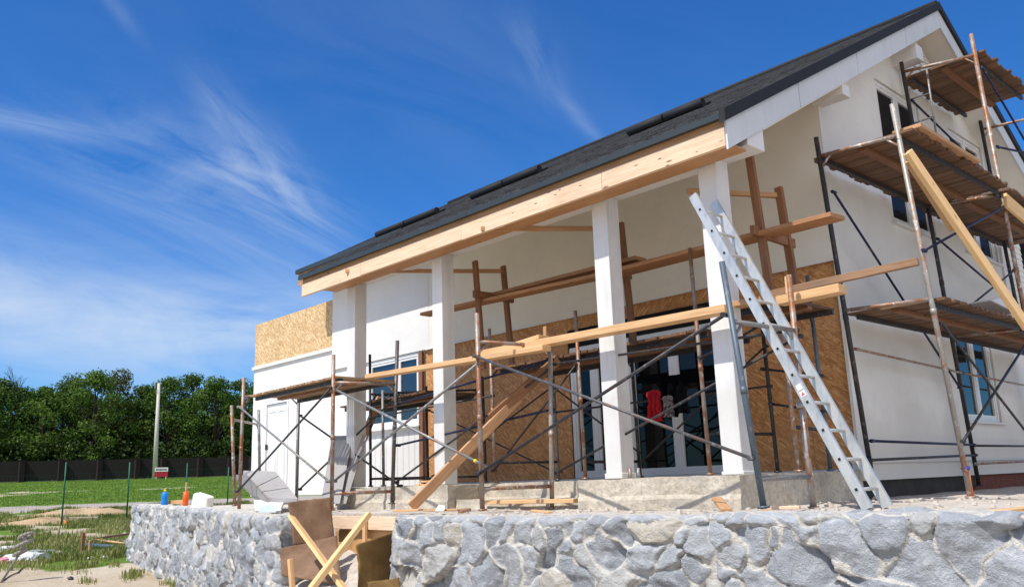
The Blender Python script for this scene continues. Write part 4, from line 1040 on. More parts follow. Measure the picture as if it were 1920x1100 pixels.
# utility pole
pb = fieldpt(288, 81); dpx = ray(298, 718); kx = pb.x / dpx.x; pt = dpx * ((pb.x * UX + pb.y * UY) / (dpx.x * UX + dpx.y * UY))
po = thing('utility_pole', 'tall pale concrete utility pole leaning slightly before the trees', 'utility pole', pb)
k = MB(); k.tube(pb, pt, .22, 10, .12); k.build('pole', flat('pole_concrete', (.56, .52, .45), .9), po)
tl = (pt - pb).normalized()
k = MB(); c = pb + (pt - pb) * .93
for s in (-1, 1): k.tube(c + Vv((.0, .0, 0)), c + Vv((.1, .35 * s, .05)), .03, 6); k.lathe(c + Vv((.1, .35 * s, .05)), [(.05, 0), (.07, .06), (.04, .12), (.01, .2)], 8)
c = pb + (pt - pb) * .68; k.tube(c - Vv((0, .25, 0)), c + Vv((0, .25, 0)), .03, 6)
k.build('insulator', M['tube_grey'], po)
# red and white sign
s0 = fieldpt(300, 79.5); s0b = fieldpt(293.5, 79.5); s1b = fieldpt(307.5, 79.5)
d = (s1b - s0b); d.z = 0; wd = 1.05; d.normalize(); nrm = Vv((d.y, -d.x, 0))
if nrm.dot(Vv((-s0.x, -s0.y, 0))) < 0: nrm = -nrm
sg_ = thing('land_sign', 'small red and white board on two stakes in front of the far fence', 'sign', s0)
zb_ = s0.z + .28
k = MB(); k.beam(s0 - d * wd / 2 + Vv((0, 0, .62)), s0 + d * wd / 2 + Vv((0, 0, .62)), .03, .78); k.build('board', flat('red_sign_paint', (.42, .015, .04), .5), sg_)
k = MB(); c = s0 + nrm * .02 + Vv((0, 0, .84)); k.beam(c - d * wd / 2, c + d * wd / 2, .02, .34); wb = k.build('white_band', flat('white_sign_paint', (.75, .75, .75), .5), sg_)
k = MB(); c = c + nrm * .014
for i in range(9):
    a = c + d * (-.42 + i * .095 + (.02 if i > 0 else 0)); k.beam(a, a + d * (.07 if i else .09), .006, .11 + .03 * (i % 3 == 0))
k.build('lettering', flat('dark_print', (.06, .05, .08), .6), wb)
k = MB()
for s in (-.38, .38): k.tube(s0 + d * s - Vv((0, 0, .3)), s0 + d * s + Vv((0, 0, .25)), .025, 6)
k.build('stake', M['new'], sg_)
# green mesh fence
M['green'] = flat('green_steel', (.015, .10, .055), .5, .2)
gf = thing('wire_fence', 'thin green wire mesh fence with round green posts on the rough ground', 'fence', ground_hit(115, 985))
fp = []
for px, py, ty in ((115, 985, 866), (237, 974, 866), (347, 962, 868), (441, 955, 868)):
    b = ground_hit(px, py); dd = ray(px, ty); kk = (b.x * UX + b.y * UY) / (dd.x * UX + dd.y * UY); t = Vector((b.x, b.y, b.z + 1.75)); t = dd * kk
    if px > 400: b = fp[0] + (fp[-1] - fp[0]) * 1.42; t = b + Vv((0, 0, 1.7))
    fp.append(b); k = MB(); k.tube(b - Vv((0, 0, .2)), Vv((b.x, b.y, t.z)), .028, 8); k.build('post', M['green'], gf)
bl = fp[0] + (fp[0] - fp[1]) * 1.35; bl.z = gz(bl.x, bl.y); k = MB(); k.tube(bl, bl + Vv((0, 0, 1.75)), .028, 8); k.build('post', M['green'], gf)
k = MB(); fp = [bl] + fp
for a, b in zip(fp[:-1], fp[1:]):
    for i in range(9): k.tube(a + Vv((0, 0, .08 + i * .2)), b + Vv((0, 0, .08 + i * .2)), .0022, 3, caps=False)
    n = int((b - a).length / .12)
    for i in range(n): p = a.lerp(b, i / n); k.tube(p + Vv((0, 0, .05)), p + Vv((0, 0, 1.7)), .0016, 3, caps=False)
k.build('wire_mesh', M['green'], gf)

# ================================================================ TREES
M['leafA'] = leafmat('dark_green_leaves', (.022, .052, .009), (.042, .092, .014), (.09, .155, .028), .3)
M['leafB'] = leafmat('mid_green_leaves', (.028, .068, .011), (.06, .125, .02), (.13, .20, .036), .35)
M['leafC'] = leafmat('olive_leaves', (.03, .05, .012), (.075, .095, .025), (.15, .15, .05), .35)
M['bark'] = flat('tree_bark', (.06, .048, .038), .95, var=.4)
def tree(label, base, H, W_, seed, leaf, nleaf=5200, low=.08, lsz=.30, dens=1.0, clumps=34, group='trees behind the far fence'):
    rng = random.Random(seed); t = thing('broadleaf_tree', label, 'tree', base, group)
    k = MB(); k.tube(base - Vv((0, 0, .3)), base + Vv((0, 0, H * .35)), .26, 8, .18)
    cl = []
    for i in range(clumps):
        hgt = H * (low + (1 - low) * rng.random() ** .85); f = hgt / H
        rad = W_ * (math.sin(min(1, (f * .92 + .12)) * math.pi) ** .55) * (.98 if f < .8 else .8)
        a = rng.uniform(0, 6.28); rr = rad * math.sqrt(rng.uniform(.05, 1)); c = base + Vv((rr * math.cos(a), rr * math.sin(a), min(hgt, H * .93)))
        s = rng.uniform(.55, 1.15) * W_ * .34; cl.append((c, s))
        if i % 3 == 0: st = base + Vv((0, 0, H * rng.uniform(.15, .4))); k.tube(st, c, .09, 5, .02)
    k.tube(base + Vv((0, 0, H * .35)), base + Vv((0, 0, H * .85)), .18, 6, .04)
    k.build('trunk', M['bark'], t)
    n = nleaf; C = np.array([[*c] for c, s in cl]); Sz = np.array([s for c, s in cl]); rn = np.random.default_rng(seed)
    ids = rn.integers(0, len(cl), n); dirs = rn.normal(size=(n, 3)); dirs /= np.linalg.norm(dirs, axis=1)[:, None]
    rr = rn.uniform(.35, 1, n) ** .5 * Sz[ids]; pos = C[ids] + dirs * rr[:, None] * np.array([1, 1, .75])
    nd = dirs + rn.normal(size=(n, 3)) * .55 + np.array([0, 0, .35]); nd /= np.linalg.norm(nd, axis=1)[:, None]
    tn = np.cross(nd, rn.normal(size=(n, 3))); tn /= np.linalg.norm(tn, axis=1)[:, None]; bn = np.cross(nd, tn)
    sz = rn.uniform(.5, 1.15, n)[:, None] * lsz * .5
    V = np.stack([pos - tn * sz, pos + bn * sz * .55, pos + tn * sz, pos - bn * sz * .55], 1).reshape(-1, 3) - np.array([*base])
    me = bpy.data.meshes.new('crown'); me.from_pydata(V.tolist(), [], [(4 * i, 4 * i + 1, 4 * i + 2, 4 * i + 3) for i in range(n)]); me.materials.append(leaf); me.update()
    o = bpy.data.objects.new('crown', me); col.objects.link(o); o.parent = t
    return t
def zs(px, py, u):
    d = ray(px, py); return (d * (u / (d.x * UX + d.y * UY))).z
tr = [(-75, 690, 3.9, 'leafA', 'dark tree at the far left edge of the treeline'), (-22, 712, 3.9, 'leafB', 'round dark tree partly cut by the left edge'), (22, 728, 3.3, 'leafA', 'low dark tree behind the bare twigs at the left'),
      (70, 722, 3.7, 'leafB', 'bushy tree third from the left in the treeline'), (118, 703, 3.9, 'leafA', 'tall green tree left of the highest crowns'), (165, 692, 3.6, 'leafB', 'tall leafy tree with a ragged top near the middle of the treeline'),
      (212, 690, 3.3, 'leafC', 'tallest olive green tree with thin open crown'), (262, 722, 2.9, 'leafA', 'lower dark tree left of the utility pole'), (308, 706, 3.6, 'leafB', 'round green tree directly behind the utility pole'),
      (352, 700, 3.6, 'leafA', 'dense round tree right of the utility pole'), (398, 708, 3.4, 'leafB', 'green tree left of the rusty scaffold post'), (442, 710, 3.5, 'leafA', 'dark tree beside the white garage corner'), (490, 706, 3.6, 'leafA', 'tree mostly hidden behind the garage corner')]
for i, (px, py, W_, lf__, lb) in enumerate(tr):
    u = 88 + (i * 37 % 5) * 1.1; b = fieldpt(px, u); H = zs(px, py, u) - b.z
    tree(lb, b, H, W_, 20 + i, M[lf__], 7500 if i not in (6,) else 5200, low=.05, clumps=46 if i != 6 else 30)
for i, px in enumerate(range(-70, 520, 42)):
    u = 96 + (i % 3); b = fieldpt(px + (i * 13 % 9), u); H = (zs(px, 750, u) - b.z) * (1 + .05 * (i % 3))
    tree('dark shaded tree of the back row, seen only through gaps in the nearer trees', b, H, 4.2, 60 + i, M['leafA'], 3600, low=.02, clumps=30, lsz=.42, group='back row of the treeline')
# undergrowth behind the fence
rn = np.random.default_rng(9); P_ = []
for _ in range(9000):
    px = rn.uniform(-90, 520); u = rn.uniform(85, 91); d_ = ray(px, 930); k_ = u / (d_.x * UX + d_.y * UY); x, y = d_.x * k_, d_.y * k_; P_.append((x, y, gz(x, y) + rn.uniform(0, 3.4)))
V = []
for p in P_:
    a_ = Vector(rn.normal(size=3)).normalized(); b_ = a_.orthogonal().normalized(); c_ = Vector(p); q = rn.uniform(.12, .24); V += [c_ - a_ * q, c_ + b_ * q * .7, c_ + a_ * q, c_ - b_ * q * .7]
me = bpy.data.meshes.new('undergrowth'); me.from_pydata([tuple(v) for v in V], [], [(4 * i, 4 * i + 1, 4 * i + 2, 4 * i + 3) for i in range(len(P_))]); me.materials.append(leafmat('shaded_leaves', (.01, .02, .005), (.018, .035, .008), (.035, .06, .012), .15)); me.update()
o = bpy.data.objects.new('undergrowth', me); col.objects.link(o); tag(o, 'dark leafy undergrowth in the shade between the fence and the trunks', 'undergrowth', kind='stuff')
# bare twiggy tree
bt = fieldpt(22, 90); H = zs(22, 692, 90) - bt.z
tt = thing('bare_tree', 'leafless twiggy tree top sticking up at the far left', 'tree', bt)
k = MB(); rr_ = random.Random(4)
def branch(p, d, L, r, lev):
    q = p + d * L; k.tube(p, q, r, 5, r * .6, caps=False)
    if lev == 0: return
    for _ in range(3): branch(p + (q - p) * rr_.uniform(.5, 1), (d + Vector((rr_.uniform(-.6, .6), rr_.uniform(-.6, .6), rr_.uniform(-.1, .5)))).normalized(), L * .62, r * .5, lev - 1)
k.tube(bt, bt + Vv((0, 0, H * .55)), .16, 6, .08)
for i in range(5): branch(bt + Vv((0, 0, H * (.5 + .06 * i))), Vv((rr_.uniform(-.5, .5), rr_.uniform(-.7, .7), 1)).normalized(), H * .17, .06, 3)
k.build('trunk', M['bark'], tt)

# ================================================================ SMALL THINGS
# blue bottle with yellow cap on the left wall
def wtop(px, py, y): return at(px, py, y=y)
p = at(308, 947, y=6.9); hb = at(308, 921, y=6.9).z - p.z; r = hb * .24
b = thing('plastic_bottle', 'blue plastic bottle with a yellow cap on the left stone wall', 'bottle', p)
k = MB(); k.lathe(p, [(r * .9, 0), (r, .01), (r, hb * .35), (r * .94, hb * .4), (r, hb * .45), (r, hb * .8), (r * .75, hb * .93), (r * .35, hb)], 16); k.build('bottle_body', flat('blue_plastic_bottle', (.01, .22, .70), .35, var=.08), b)
k = MB(); k.lathe(p + Vv((0, 0, hb)), [(r * .38, 0), (r * .38, hb * .14), (r * .3, hb * .16)], 12); k.build('cap', flat('yellow_cap', (.75, .65, .02), .4), b)
p = at(347.5, 950, y=6.75); hb = at(347, 921, y=6.75).z - p.z; r = hb * .19
b = thing('foam_gun_holder', 'orange plastic tube holding a wooden stick on the left stone wall', 'tube', p)
k = MB(); k.lathe(p, [(r * .85, 0), (r * .9, hb * .2), (r, hb * .5), (r * .95, hb), (r * .8, hb)], 14); k.build('tube_body', flat('orange_plastic', (.80, .10, .015), .4, var=.1), b)
k = MB(); k.beam(p + Vv((0, 0, hb * .9)), p + Vv((0, 0, hb * 1.62)), .035, .02, (0, 1, 0)); k.build('wooden_stick', M['new'], b)
def slabthing(name, label, cat, pts, ex, m, bevel=.006):
    k = MB(); k.hexa(list(pts) + [Vector(q) + Vector(ex) for q in pts]); o = k.build(name, m, None, None, bevel); recenter(o); return tag(o, label, cat)
Y_ = 6.45
slabthing('foam_block', 'broken white foam block lying on the left stone wall', 'foam block', [at(356, 953, y=Y_), at(385, 952, y=Y_), at(387, 932, y=Y_), at(362, 924, y=Y_)], (.02, .14, .02), M['styro'], .02)
slabthing('brick_offcut', 'reddish board offcut on the wall between the bottle and the orange tube', 'offcut', [at(316, 944, y=7.0), at(342, 945, y=7.0), at(342, 936, y=7.0), at(316, 938, y=7.0)], (0, .12, 0), M['ply'])
# grey foam boards
A = 6.5
slabthing('foam_board', 'grey insulation board tilted over the pile beside the left scaffold foot', 'insulation board', [at(500, 940, y=6.1), at(557, 943, y=6.1), at(515, 891, y=6.9), at(455, 889, y=6.9)], (.02, .0, .07), M['foam'])
slabthing('foam_board', 'grey insulation board steeply tipped at the left of the pile', 'insulation board', [at(478, 936, y=6.35), at(505, 945, y=6.05), at(468, 898, y=6.3), at(438, 895, y=6.7)], (.0, -.03, .06), M['foam'])
slabthing('foam_board', 'pale foam offcut lying flat in front of the insulation boards', 'insulation board', [at(478, 958, y=5.75), at(527, 958, y=5.75), at(533, 945, y=6.2), at(476, 942, y=6.2)], (0, 0, .05), M['styro'])
slabthing('foam_board', 'tall grey insulation board leaning beside the porch slab, lit at its foot', 'insulation board', [at(603, 930, y=6.62), at(630, 944, y=6.62), at(655, 816, y=7.05), at(622, 817, y=7.05)], (.06, .03, 0), M['foam'])
slabthing('foam_board', 'narrow grey insulation board leaning behind the tall one', 'insulation board', [at(628, 948, y=6.7), at(640, 944, y=6.7), at(680, 816, y=7.15), at(655, 815, y=7.15)], (.05, .05, 0), M['foam'])
slabthing('plastic_sheet', 'crumpled clear plastic with bright print on the wall corner', 'plastic sheet', [at(484, 960, y=5.3), at(515, 959, y=5.3), at(512, 948, y=5.5), at(487, 949, y=5.5)], (0, .1, .02), flat('clear_plastic', (.6, .68, .70), .25, var=.25, sc=30), .01)
# red shirt and dark jacket hanging on the inner scaffold
def cloth(name, label, cat, px0, py0, px1, py1, y, m, seed, amp=.05, taper=.85):
    bm = bmesh.new(); nx, nz = 26, 34; g = []
    P0, P1 = at(px0, py0, y=y), at(px1, py0, y=y); zb_ = at((px0 + px1) / 2, py1, y=y).z
    for j in range(nz + 1):
        v = j / nz; row = []
        for i in range(nx + 1):
            u = i / nx; w = 1 - (1 - taper) * math.sin(v * math.pi) - .05 * noise.noise(Vector((u * 2, v * 4, seed)))
            x = P0.x + (P1.x - P0.x) * (.5 + (u - .5) * w) + .02 * noise.noise(Vector((v * 5, seed, u)))
            zz = P0.z + (zb_ - P0.z) * v * (1 + .10 * noise.noise(Vector((u * 3.5, seed, 1))))
            zz -= .10 * (u - .5) ** 2 * (1 - v)
            yy = y + amp * math.sin(u * 17 + seed + 2 * v) * (.3 + v) * .5 + .03 * noise.noise(Vector((u * 6, v * 5, seed)))
            row.append(bm.verts.new((x, yy, zz)))
        g.append(row)
    for j in range(nz):
        for i in range(nx): bm.faces.new((g[j][i], g[j][i + 1], g[j + 1][i + 1], g[j + 1][i]))
    me = bpy.data.meshes.new(name); bm.to_mesh(me); bm.free(); me.materials.append(m); me.polygons.foreach_set('use_smooth', [True] * len(me.polygons))
    o = bpy.data.objects.new(name, me); col.objects.link(o); sd = o.modifiers.new('s', 'SOLIDIFY'); sd.thickness = .008
    recenter(o); return tag(o, label, cat)
cloth('hanging_shirt', 'red shirt hanging from the porch scaffold in front of the patio door', 'shirt', 1213, 732, 1238, 790, 7.78, flat('red_cloth', (.34, .005, .012), .85, var=.4, sc=14), 2)
cloth('hanging_jacket', 'black work jacket hanging beside the red shirt', 'jacket', 1238, 706, 1292, 778, 7.84, flat('black_cloth', (.003, .003, .004), .98, spec=0, var=.3), 5, .06, .9)
cloth('hanging_cloth', 'grey sleeve of cloth hanging between the shirt and the jacket', 'cloth', 1243, 742, 1262, 782, 7.76, flat('grey_cloth', (.05, .04, .042), .9, var=.4), 8, .03, .8)
# orange level / saw on the slab and odd boards
lv = thing('hand_saw', 'orange handled tool with cut out grips lying on the porch slab', 'tool', at(800, 911, y=7.05))
k = MB(); a = at(780, 910, y=7.0); b = at(822, 909, y=7.0); k.beam(a + Vv((0, 0, .006)), b + Vv((0, 0, .006)), .03, .03); k.beam(a + Vv((.08, 0, .05)), b + Vv((0, 0, .055)), .03, .02)
for s in (.2, .5, .8): k.beam(a.lerp(b, s) + Vv((0, 0, .0)), a.lerp(b, s) + Vv((.03, 0, .06)), .03, .03)
k.build('tool_body', M['new'], lv, None, .004)
plank('plank', 'orange board lying on edge on the low step between the scaffold posts', at(903, 941, y=6.95), at(1080, 938, y=6.95), .09, .045, 'new')
plank('plank', 'flat board end at the foot of the leaning beam', at(742, 957, y=5.9), at(790, 955, y=5.95), .10, .025, 'new')
plank('plank', 'curled brown board offcut at the terrace edge right of the leaning beam', at(862, 959, y=5.75), at(880, 954, y=5.85), .12, .03, 'old')
plank('plank', 'pale thin board on the terrace right of the leaning beam', at(800, 956, y=5.9), at(865, 955, y=5.9), .12, .02, 'mid')
plank('plank', 'yellow offcut near the inner scaffold foot', at(999, 957, y=5.95), at(1032, 960, y=5.85), .05, .025, 'new')
plank('plank', 'offcut leaning on the concrete step left of the grey post', at(1344, 934, y=6.7), at(1362, 956, y=6.15), .09, .03, 'mid')
plank('plank', 'thin pale boards in the dust behind the grey post foot', at(1425, 953, y=6.3), at(1500, 950, y=6.4), .08, .025, 'peach')
plank('plank', 'squared orange timber end on the terrace at the right edge', at(1866, 963, y=6.2), at(1935, 955, y=6.6), .10, .05, 'new')
slabthing('paper_scrap', 'crumpled white paper scrap on the terrace by the leaning beam', 'paper', [at(815, 958, y=5.75), at(832, 958, y=5.75), at(832, 952, y=5.85), at(820, 951, y=5.85)], (0, .02, .03), M['styro'])
slabthing('white_box', 'white foam piece lying on the lowest deck of the gable scaffold', 'foam piece', [at(1812, 570, x=-4.0), at(1862, 594, x=-4.0), at(1864, 580, x=-4.0), at(1830, 565, x=-4.0)], (.3, 0, 0), M['styro'], .01)
plank('plank', 'grey board standing against the wall behind the lowest gable deck', at(1752, 566, x=-4.25), at(1850, 590, x=-4.25), .02, .08, 'old')
kk_ = at(1068, 885, y=7.2)
for (px, m_, lb) in ((1182, 'tube_rust', 'short rusty pipe stub standing on the slab right of the second column'), (1198, 'tube_grey', 'short grey pipe stub standing on the slab right of the rusty one')):
    a = at(px, 896, y=7.1); k = MB(); k.tube(Vv((a.x, a.y, -.02)), Vv((a.x, a.y, .10)), .018, 10); o = k.build('pipe_stub', M[m_]); recenter(o); tag(o, lb, 'pipe')
# ---- stair opening : stained boards, timber cross, formwork
def board(label, pts, ex, m, name='plywood_sheet'):
    a, b, c, d = [Vector(q) for q in pts]; n = 22; nn = (b - a).cross(d - a).normalized(); sd_ = len(label); bm = bmesh.new(); g = []
    for i in range(n + 1):
        row = []
        for j in range(n + 1):
            u, v = i / n, j / n; eu = u + .018 * noise.noise(Vector((v * 9, sd_, 1))) * (1 if i in (0, n) else 0); ev = v + .018 * noise.noise(Vector((u * 9, sd_, 5))) * (1 if j in (0, n) else 0)
            p = (a.lerp(b, eu)).lerp(d.lerp(c, eu), ev)
            p += nn * (.035 * math.sin(u * 2.6 + sd_) * math.sin(v * 2.2) + .012 * noise.noise(p * 6)); row.append(bm.verts.new(p))
        g.append(row)
    for i in range(n):
        for j in range(n): bm.faces.new((g[i][j], g[i + 1][j], g[i + 1][j + 1], g[i][j + 1]))
    me = bpy.data.meshes.new(name); bm.to_mesh(me); bm.free(); me.materials.append(M[m]); me.polygons.foreach_set('use_smooth', [True] * len(me.polygons))
    o = bpy.data.objects.new(name, me); col.objects.link(o); k = o.modifiers.new('thick', 'SOLIDIFY'); k.thickness = .014; k.offset = 0
    recenter(o); return tag(o, label, 'board')
board('upper stained plywood sheet leaning over the stair opening', [at(550, 1022, y=4.98), at(627, 1012, y=5.45), at(621, 930, y=5.5), at(538, 944, y=5.0)], (0, .02, 0), 'sheet')
board('lower stained plywood sheet in the stair opening', [at(528, 1078, y=4.78), at(640, 1095, y=5.2), at(632, 1004, y=5.40), at(522, 1026, y=4.82)], (0, .02, 0), 'sheet')
board('dark plywood sheet leaning by the right side of the stair opening', [at(672, 1108, y=4.70), at(756, 1086, y=5.35), at(748, 994, y=5.35), at(664, 1021, y=4.70)], (.018, -.004, 0), 'sheetdark')
board('lowest dark plywood piece at the foot of the opening', [at(690, 1104, y=4.45), at(760, 1120, y=4.6), at(748, 1078, y=5.0), at(688, 1100, y=4.5)], (.0, .012, .02), 'sheetdark')
board('orange plywood formwork at the back of the stair opening', [at(628, 1090, y=5.98), at(750, 1090, y=5.98), at(750, 992, y=5.98), at(628, 992, y=5.98)], (0, .02, 0), 'ply')
plank('formwork_board', 'wide pale formwork board across the top of the stair opening', at(624, 978, y=5.90), at(752, 981, y=5.90), .06, .155, 'peach', 'board')
plank('timber_stake', 'upright timber fixed to the pale formwork board', at(684, 972, y=5.84), at(684, 1020, y=5.84), .055, .04, 'new', 'stake', up=(0, 1, 0))
plank('timber_batten', 'pine batten sloping down to the right across the stair opening', at(546, 968, y=4.80), at(656, 1118, y=4.35), .035, .085, 'fresh', 'batten', up=(0, -1, .4))
plank('timber_batten', 'pine batten sloping down to the left, crossing the other one', at(690, 964, y=5.0), at(572, 1118, y=4.0), .085, .05, 'fresh', 'batten', up=(0, -.8, .6))
plank('timber_stake', 'bright orange stake standing in the sand of the stair opening', at(544, 1047, y=4.3), at(551, 1135, y=4.3), .045, .045, 'new', 'stake', up=(0, 1, 0))
# sand ramp in the opening
def ramp():
    bm = bmesh.new(); n = 30; g = []
    for i in range(n + 1):
        row = []
        for j in range(n + 1):
            x = -9.5 + i / n * 2.3; y = 3.2 + j / n * 2.9; z = -1.55 + .85 * (j / n) ** 1.2 + noise.noise(Vector((x, y, 3)) * 2.5) * .08 + noise.noise(Vector((x, y, 3)) * 8) * .03
            row.append(bm.verts.new((x, y, z)))
        g.append(row)
    for i in range(n):
        for j in range(n): bm.faces.new((g[i][j], g[i + 1][j], g[i + 1][j + 1], g[i][j + 1]))
    me = bpy.data.meshes.new('rubble_ramp'); bm.to_mesh(me); bm.free(); me.materials.append(M['cement']); me.polygons.foreach_set('use_smooth', [True] * len(me.polygons))
    o = bpy.data.objects.new('sand_slope', me); col.objects.link(o); o['kind'] = 'structure'
ramp()
# ---- rough ground, left foreground
def gstake(px, pt_, pb_, w, m, label):
    b = ground_hit(px, pb_); dd = ray(px, pt_); t = dd * (b.length / dd.length * 1.0); k = MB(); k.beam(b - Vv((0, 0, .1)), Vv((b.x, b.y, t.z)), w, w * .7, (0, 1, 0)); o = k.build('wooden_stake', M[m], None, None, .004); recenter(o); tag(o, label, 'stake')
gstake(153.5, 998, 1038, .09, 'brown', 'taller brown wooden stake standing in the weeds'); gstake(167.5, 1012, 1040, .08, 'mid', 'shorter brown wooden stake right of the taller one')
def gbar(name, label, a, b, r, m, lift=.05, cat='pipe', sq=False):
    p, q = ground_hit(*a) + Vv((0, 0, lift)), ground_hit(*b) + Vv((0, 0, lift)); k = MB()
    if sq: k.beam(p, q, r * 2, r * 1.2)
    else: k.tube(p, q, r, 10)
    o = k.build(name, M[m] if isinstance(m, str) else m); recenter(o); tag(o, label, cat)
gbar('grey_pipe', 'grey plastic pipe lying on the ground against the left stone wall', (160, 1028), (250, 1034), .055, 'tube_slate', .08)
gbar('plank', 'weathered board lying in the weeds beside the stone wall', (178, 1018), (245, 1008), .05, 'old', .12, 'plank', True)
gbar('plank', 'pale round pole lying across the weeds near the grey pipe', (172, 1018), (245, 1028), .03, 'new', .1, 'pole')
gbar('plank', 'thin board half sunk in weeds behind the stakes', (135, 1010), (160, 1011), .04, 'old', .06, 'plank', True)
# mixer / whisk tool at far left
a = ground_hit(2, 1092); tool = thing('paint_mixer', 'steel mixing rod with a cement caked head propped over the rubbish', 'mixing tool', a)
d0 = ray(38, 1035); tp = d0 * (a.length * .985 / d0.length); k = MB(); k.tube(a, tp, .022, 8); k.build('rod', M['tube_grey'], tool)
k = MB()
for s, rr2, ang in ((0, .11, .5), (.16, .15, .3), (.30, .12, .9)):
    c = tp + Vv((-.05 * s, .25 * s, s)); pts_ = [c + Vv((math.cos(t) * rr2 * .5, math.sin(t) * rr2, math.sin(t + ang) * rr2 * .45)) for t in [i / 12 * 6.283 for i in range(13)]]; k.path(pts_, .03, 6)
k.tube(tp, tp + Vv((0, .08, .36)), .03, 8); k.build('mixing_head', flat('cement_caked_steel', (.30, .29, .26), .9, var=.4, sc=20), tool)
pc = [ground_hit(5, 1090), ground_hit(20, 1080), ground_hit(34, 1074), ground_hit(42, 1066)]
k = MB(); k.path([q + Vv((0, 0, .02)) for q in pc], .012, 6); o = k.build('cable', M['black']); recenter(o); tag(o, 'thin dark cable trailing over the sand at the lower left', 'cable')
def crumple(label, px, py, s, m, seed, name='plastic_rubbish', fl=.45):
    c = ground_hit(px, py); bm = bmesh.new(); bmesh.ops.create_icosphere(bm, subdivisions=4, radius=1)
    for v in bm.verts:
        p = v.co.copy(); f = 1 + .55 * noise.noise(p * 1.7 + Vector((seed, 0, 0))) + .30 * abs(noise.noise(p * 5 + Vector((0, seed, 0))))
        p = p * f; v.co = Vector((p.x * s[0], p.y * s[1], max(p.z, -.2) * s[2]))
    me = bpy.data.meshes.new(name); bm.to_mesh(me); bm.free(); me.materials.append(m); o = bpy.data.objects.new(name, me); col.objects.link(o); o.location = c; tag(o, label, 'rubbish')
PW = flat('white_film', (.62, .64, .62), .35, var=.35, sc=12); PG = flat('grey_green_film', (.30, .33, .30), .4, var=.4, sc=12); PP = flat('pink_printed_film', (.65, .25, .30), .4, var=.5, sc=14)
crumple('white plastic bag crumpled beside the mixing rod', 48, 1052, (.3, .42, .16), PW, 3); crumple('pink printed plastic film in the rubbish heap', 14, 1054, (.3, .36, .12), PP, 5)
crumple('pale plastic film at the left edge behind the pink film', 4, 1035, (.3, .4, .12), PW, 9); crumple('grey green plastic film right of the white bag', 72, 1042, (.25, .38, .12), PG, 12)
crumple('dark grey plastic behind the rubbish heap', 24, 1030, (.3, .42, .10), PG, 15); crumple('red plastic scrap at the foot of the rubbish', 30, 1058, (.08, .12, .05), flat('red_film', (.6, .06, .05), .4), 18)
crumple('dust covered tarpaulin lump right of the rubbish', 90, 1040, (.25, .35, .09), flat('dusty_sheet', (.34, .31, .27), .8), 21)
for i, (px, py, lb) in enumerate(((172, 1048, 'white stone scrap on the sand below the stakes'), (195, 1047, 'longer white scrap on the sand right of the first'), (124, 1050, 'yellow scrap in the dry grass'), (222, 989, 'white scrap in the weeds below the right green post'), (234, 1002, 'white scrap against the stone wall'), (132, 1087, 'dark pebble on the open sand'))):
    c = ground_hit(px, py); rock('scrap', lb, c + Vv((0, 0, .02)), (.06, .11 if i != 5 else .07, .045), 30 + i, 'styro' if i not in (2, 5) else ('tube_dark' if i == 5 else 'new'), 'scrap')
# orange handled knife-like tool in the weeds near the left green post
c = ground_hit(120, 985); t_o = thing('garden_tool', 'small tool with orange handle and steel blade stuck in the weeds', 'tool', c)
k = MB(); k.tube(c, c + Vv((0, .05, .16)), .035, 8); k.build('handle', flat('bright_orange', (.85, .22, .02), .5), t_o)
k = MB(); k.beam(c + Vv((0, .05, .18)), c + Vv((0, .02, .48)), .03, .01, (1, 0, 0)); k.build('blade', M['alu'], t_o)
# weeds at the foot of the walls
pts = []
for (px, py, n_) in ((253, 1078, 60), (245, 1085, 30), (325, 1096, 30), (165, 1093, 14), (150, 1075, 10), (215, 1060, 20), (200, 1050, 30), (120, 1045, 60), (150, 1048, 60), (135, 1035, 60), (95, 1050, 20)):
    for _ in range(n_):
        q = ground_hit(px + random.gauss(0, 7), py + random.gauss(0, 2.5)); pts.append((q.x, q.y, q.z, random.uniform(.5, 1)))
blades('weed_tufts', 'scattered weed tufts on the bare sand at the foot of the left wall', pts, .05, .17)
# rubble crumbs on the terrace
bmk = MB(); rk = random.Random(3)
for _ in range(700):
    x = rk.uniform(-9, 1.5); y = 5.3 + rk.random() ** 1.5 * 4.0 + .17 * (x + 7); 
    if y < 5.35 + .17 * (x + 7): continue
    if -9.3 < x < -7.1 and y < 6.2: continue
    if x < XG and y > 6.8: continue
    s = rk.uniform(.006, .022); p = Vv((x, y, -.305)); bmk.hexa([p + Vv((rk.uniform(-s, s) - s, rk.uniform(-s, s) - s, 0)), p + Vv((s, -s, 0)), p + Vv((s, s, 0)), p + Vv((-s, s, 0)), p + Vv((-s * .7, -s * .6, s)), p + Vv((s * .6, -s * .7, s * rk.uniform(.6, 1.3))), p + Vv((s * .6, s * .5, s)), p + Vv((-s * .5, s * .7, s))])
o = bmk.build('rubble', M['cement']); tag(o, 'fine crumbs of mortar and stone scattered over the terrace', 'rubble', kind='stuff')

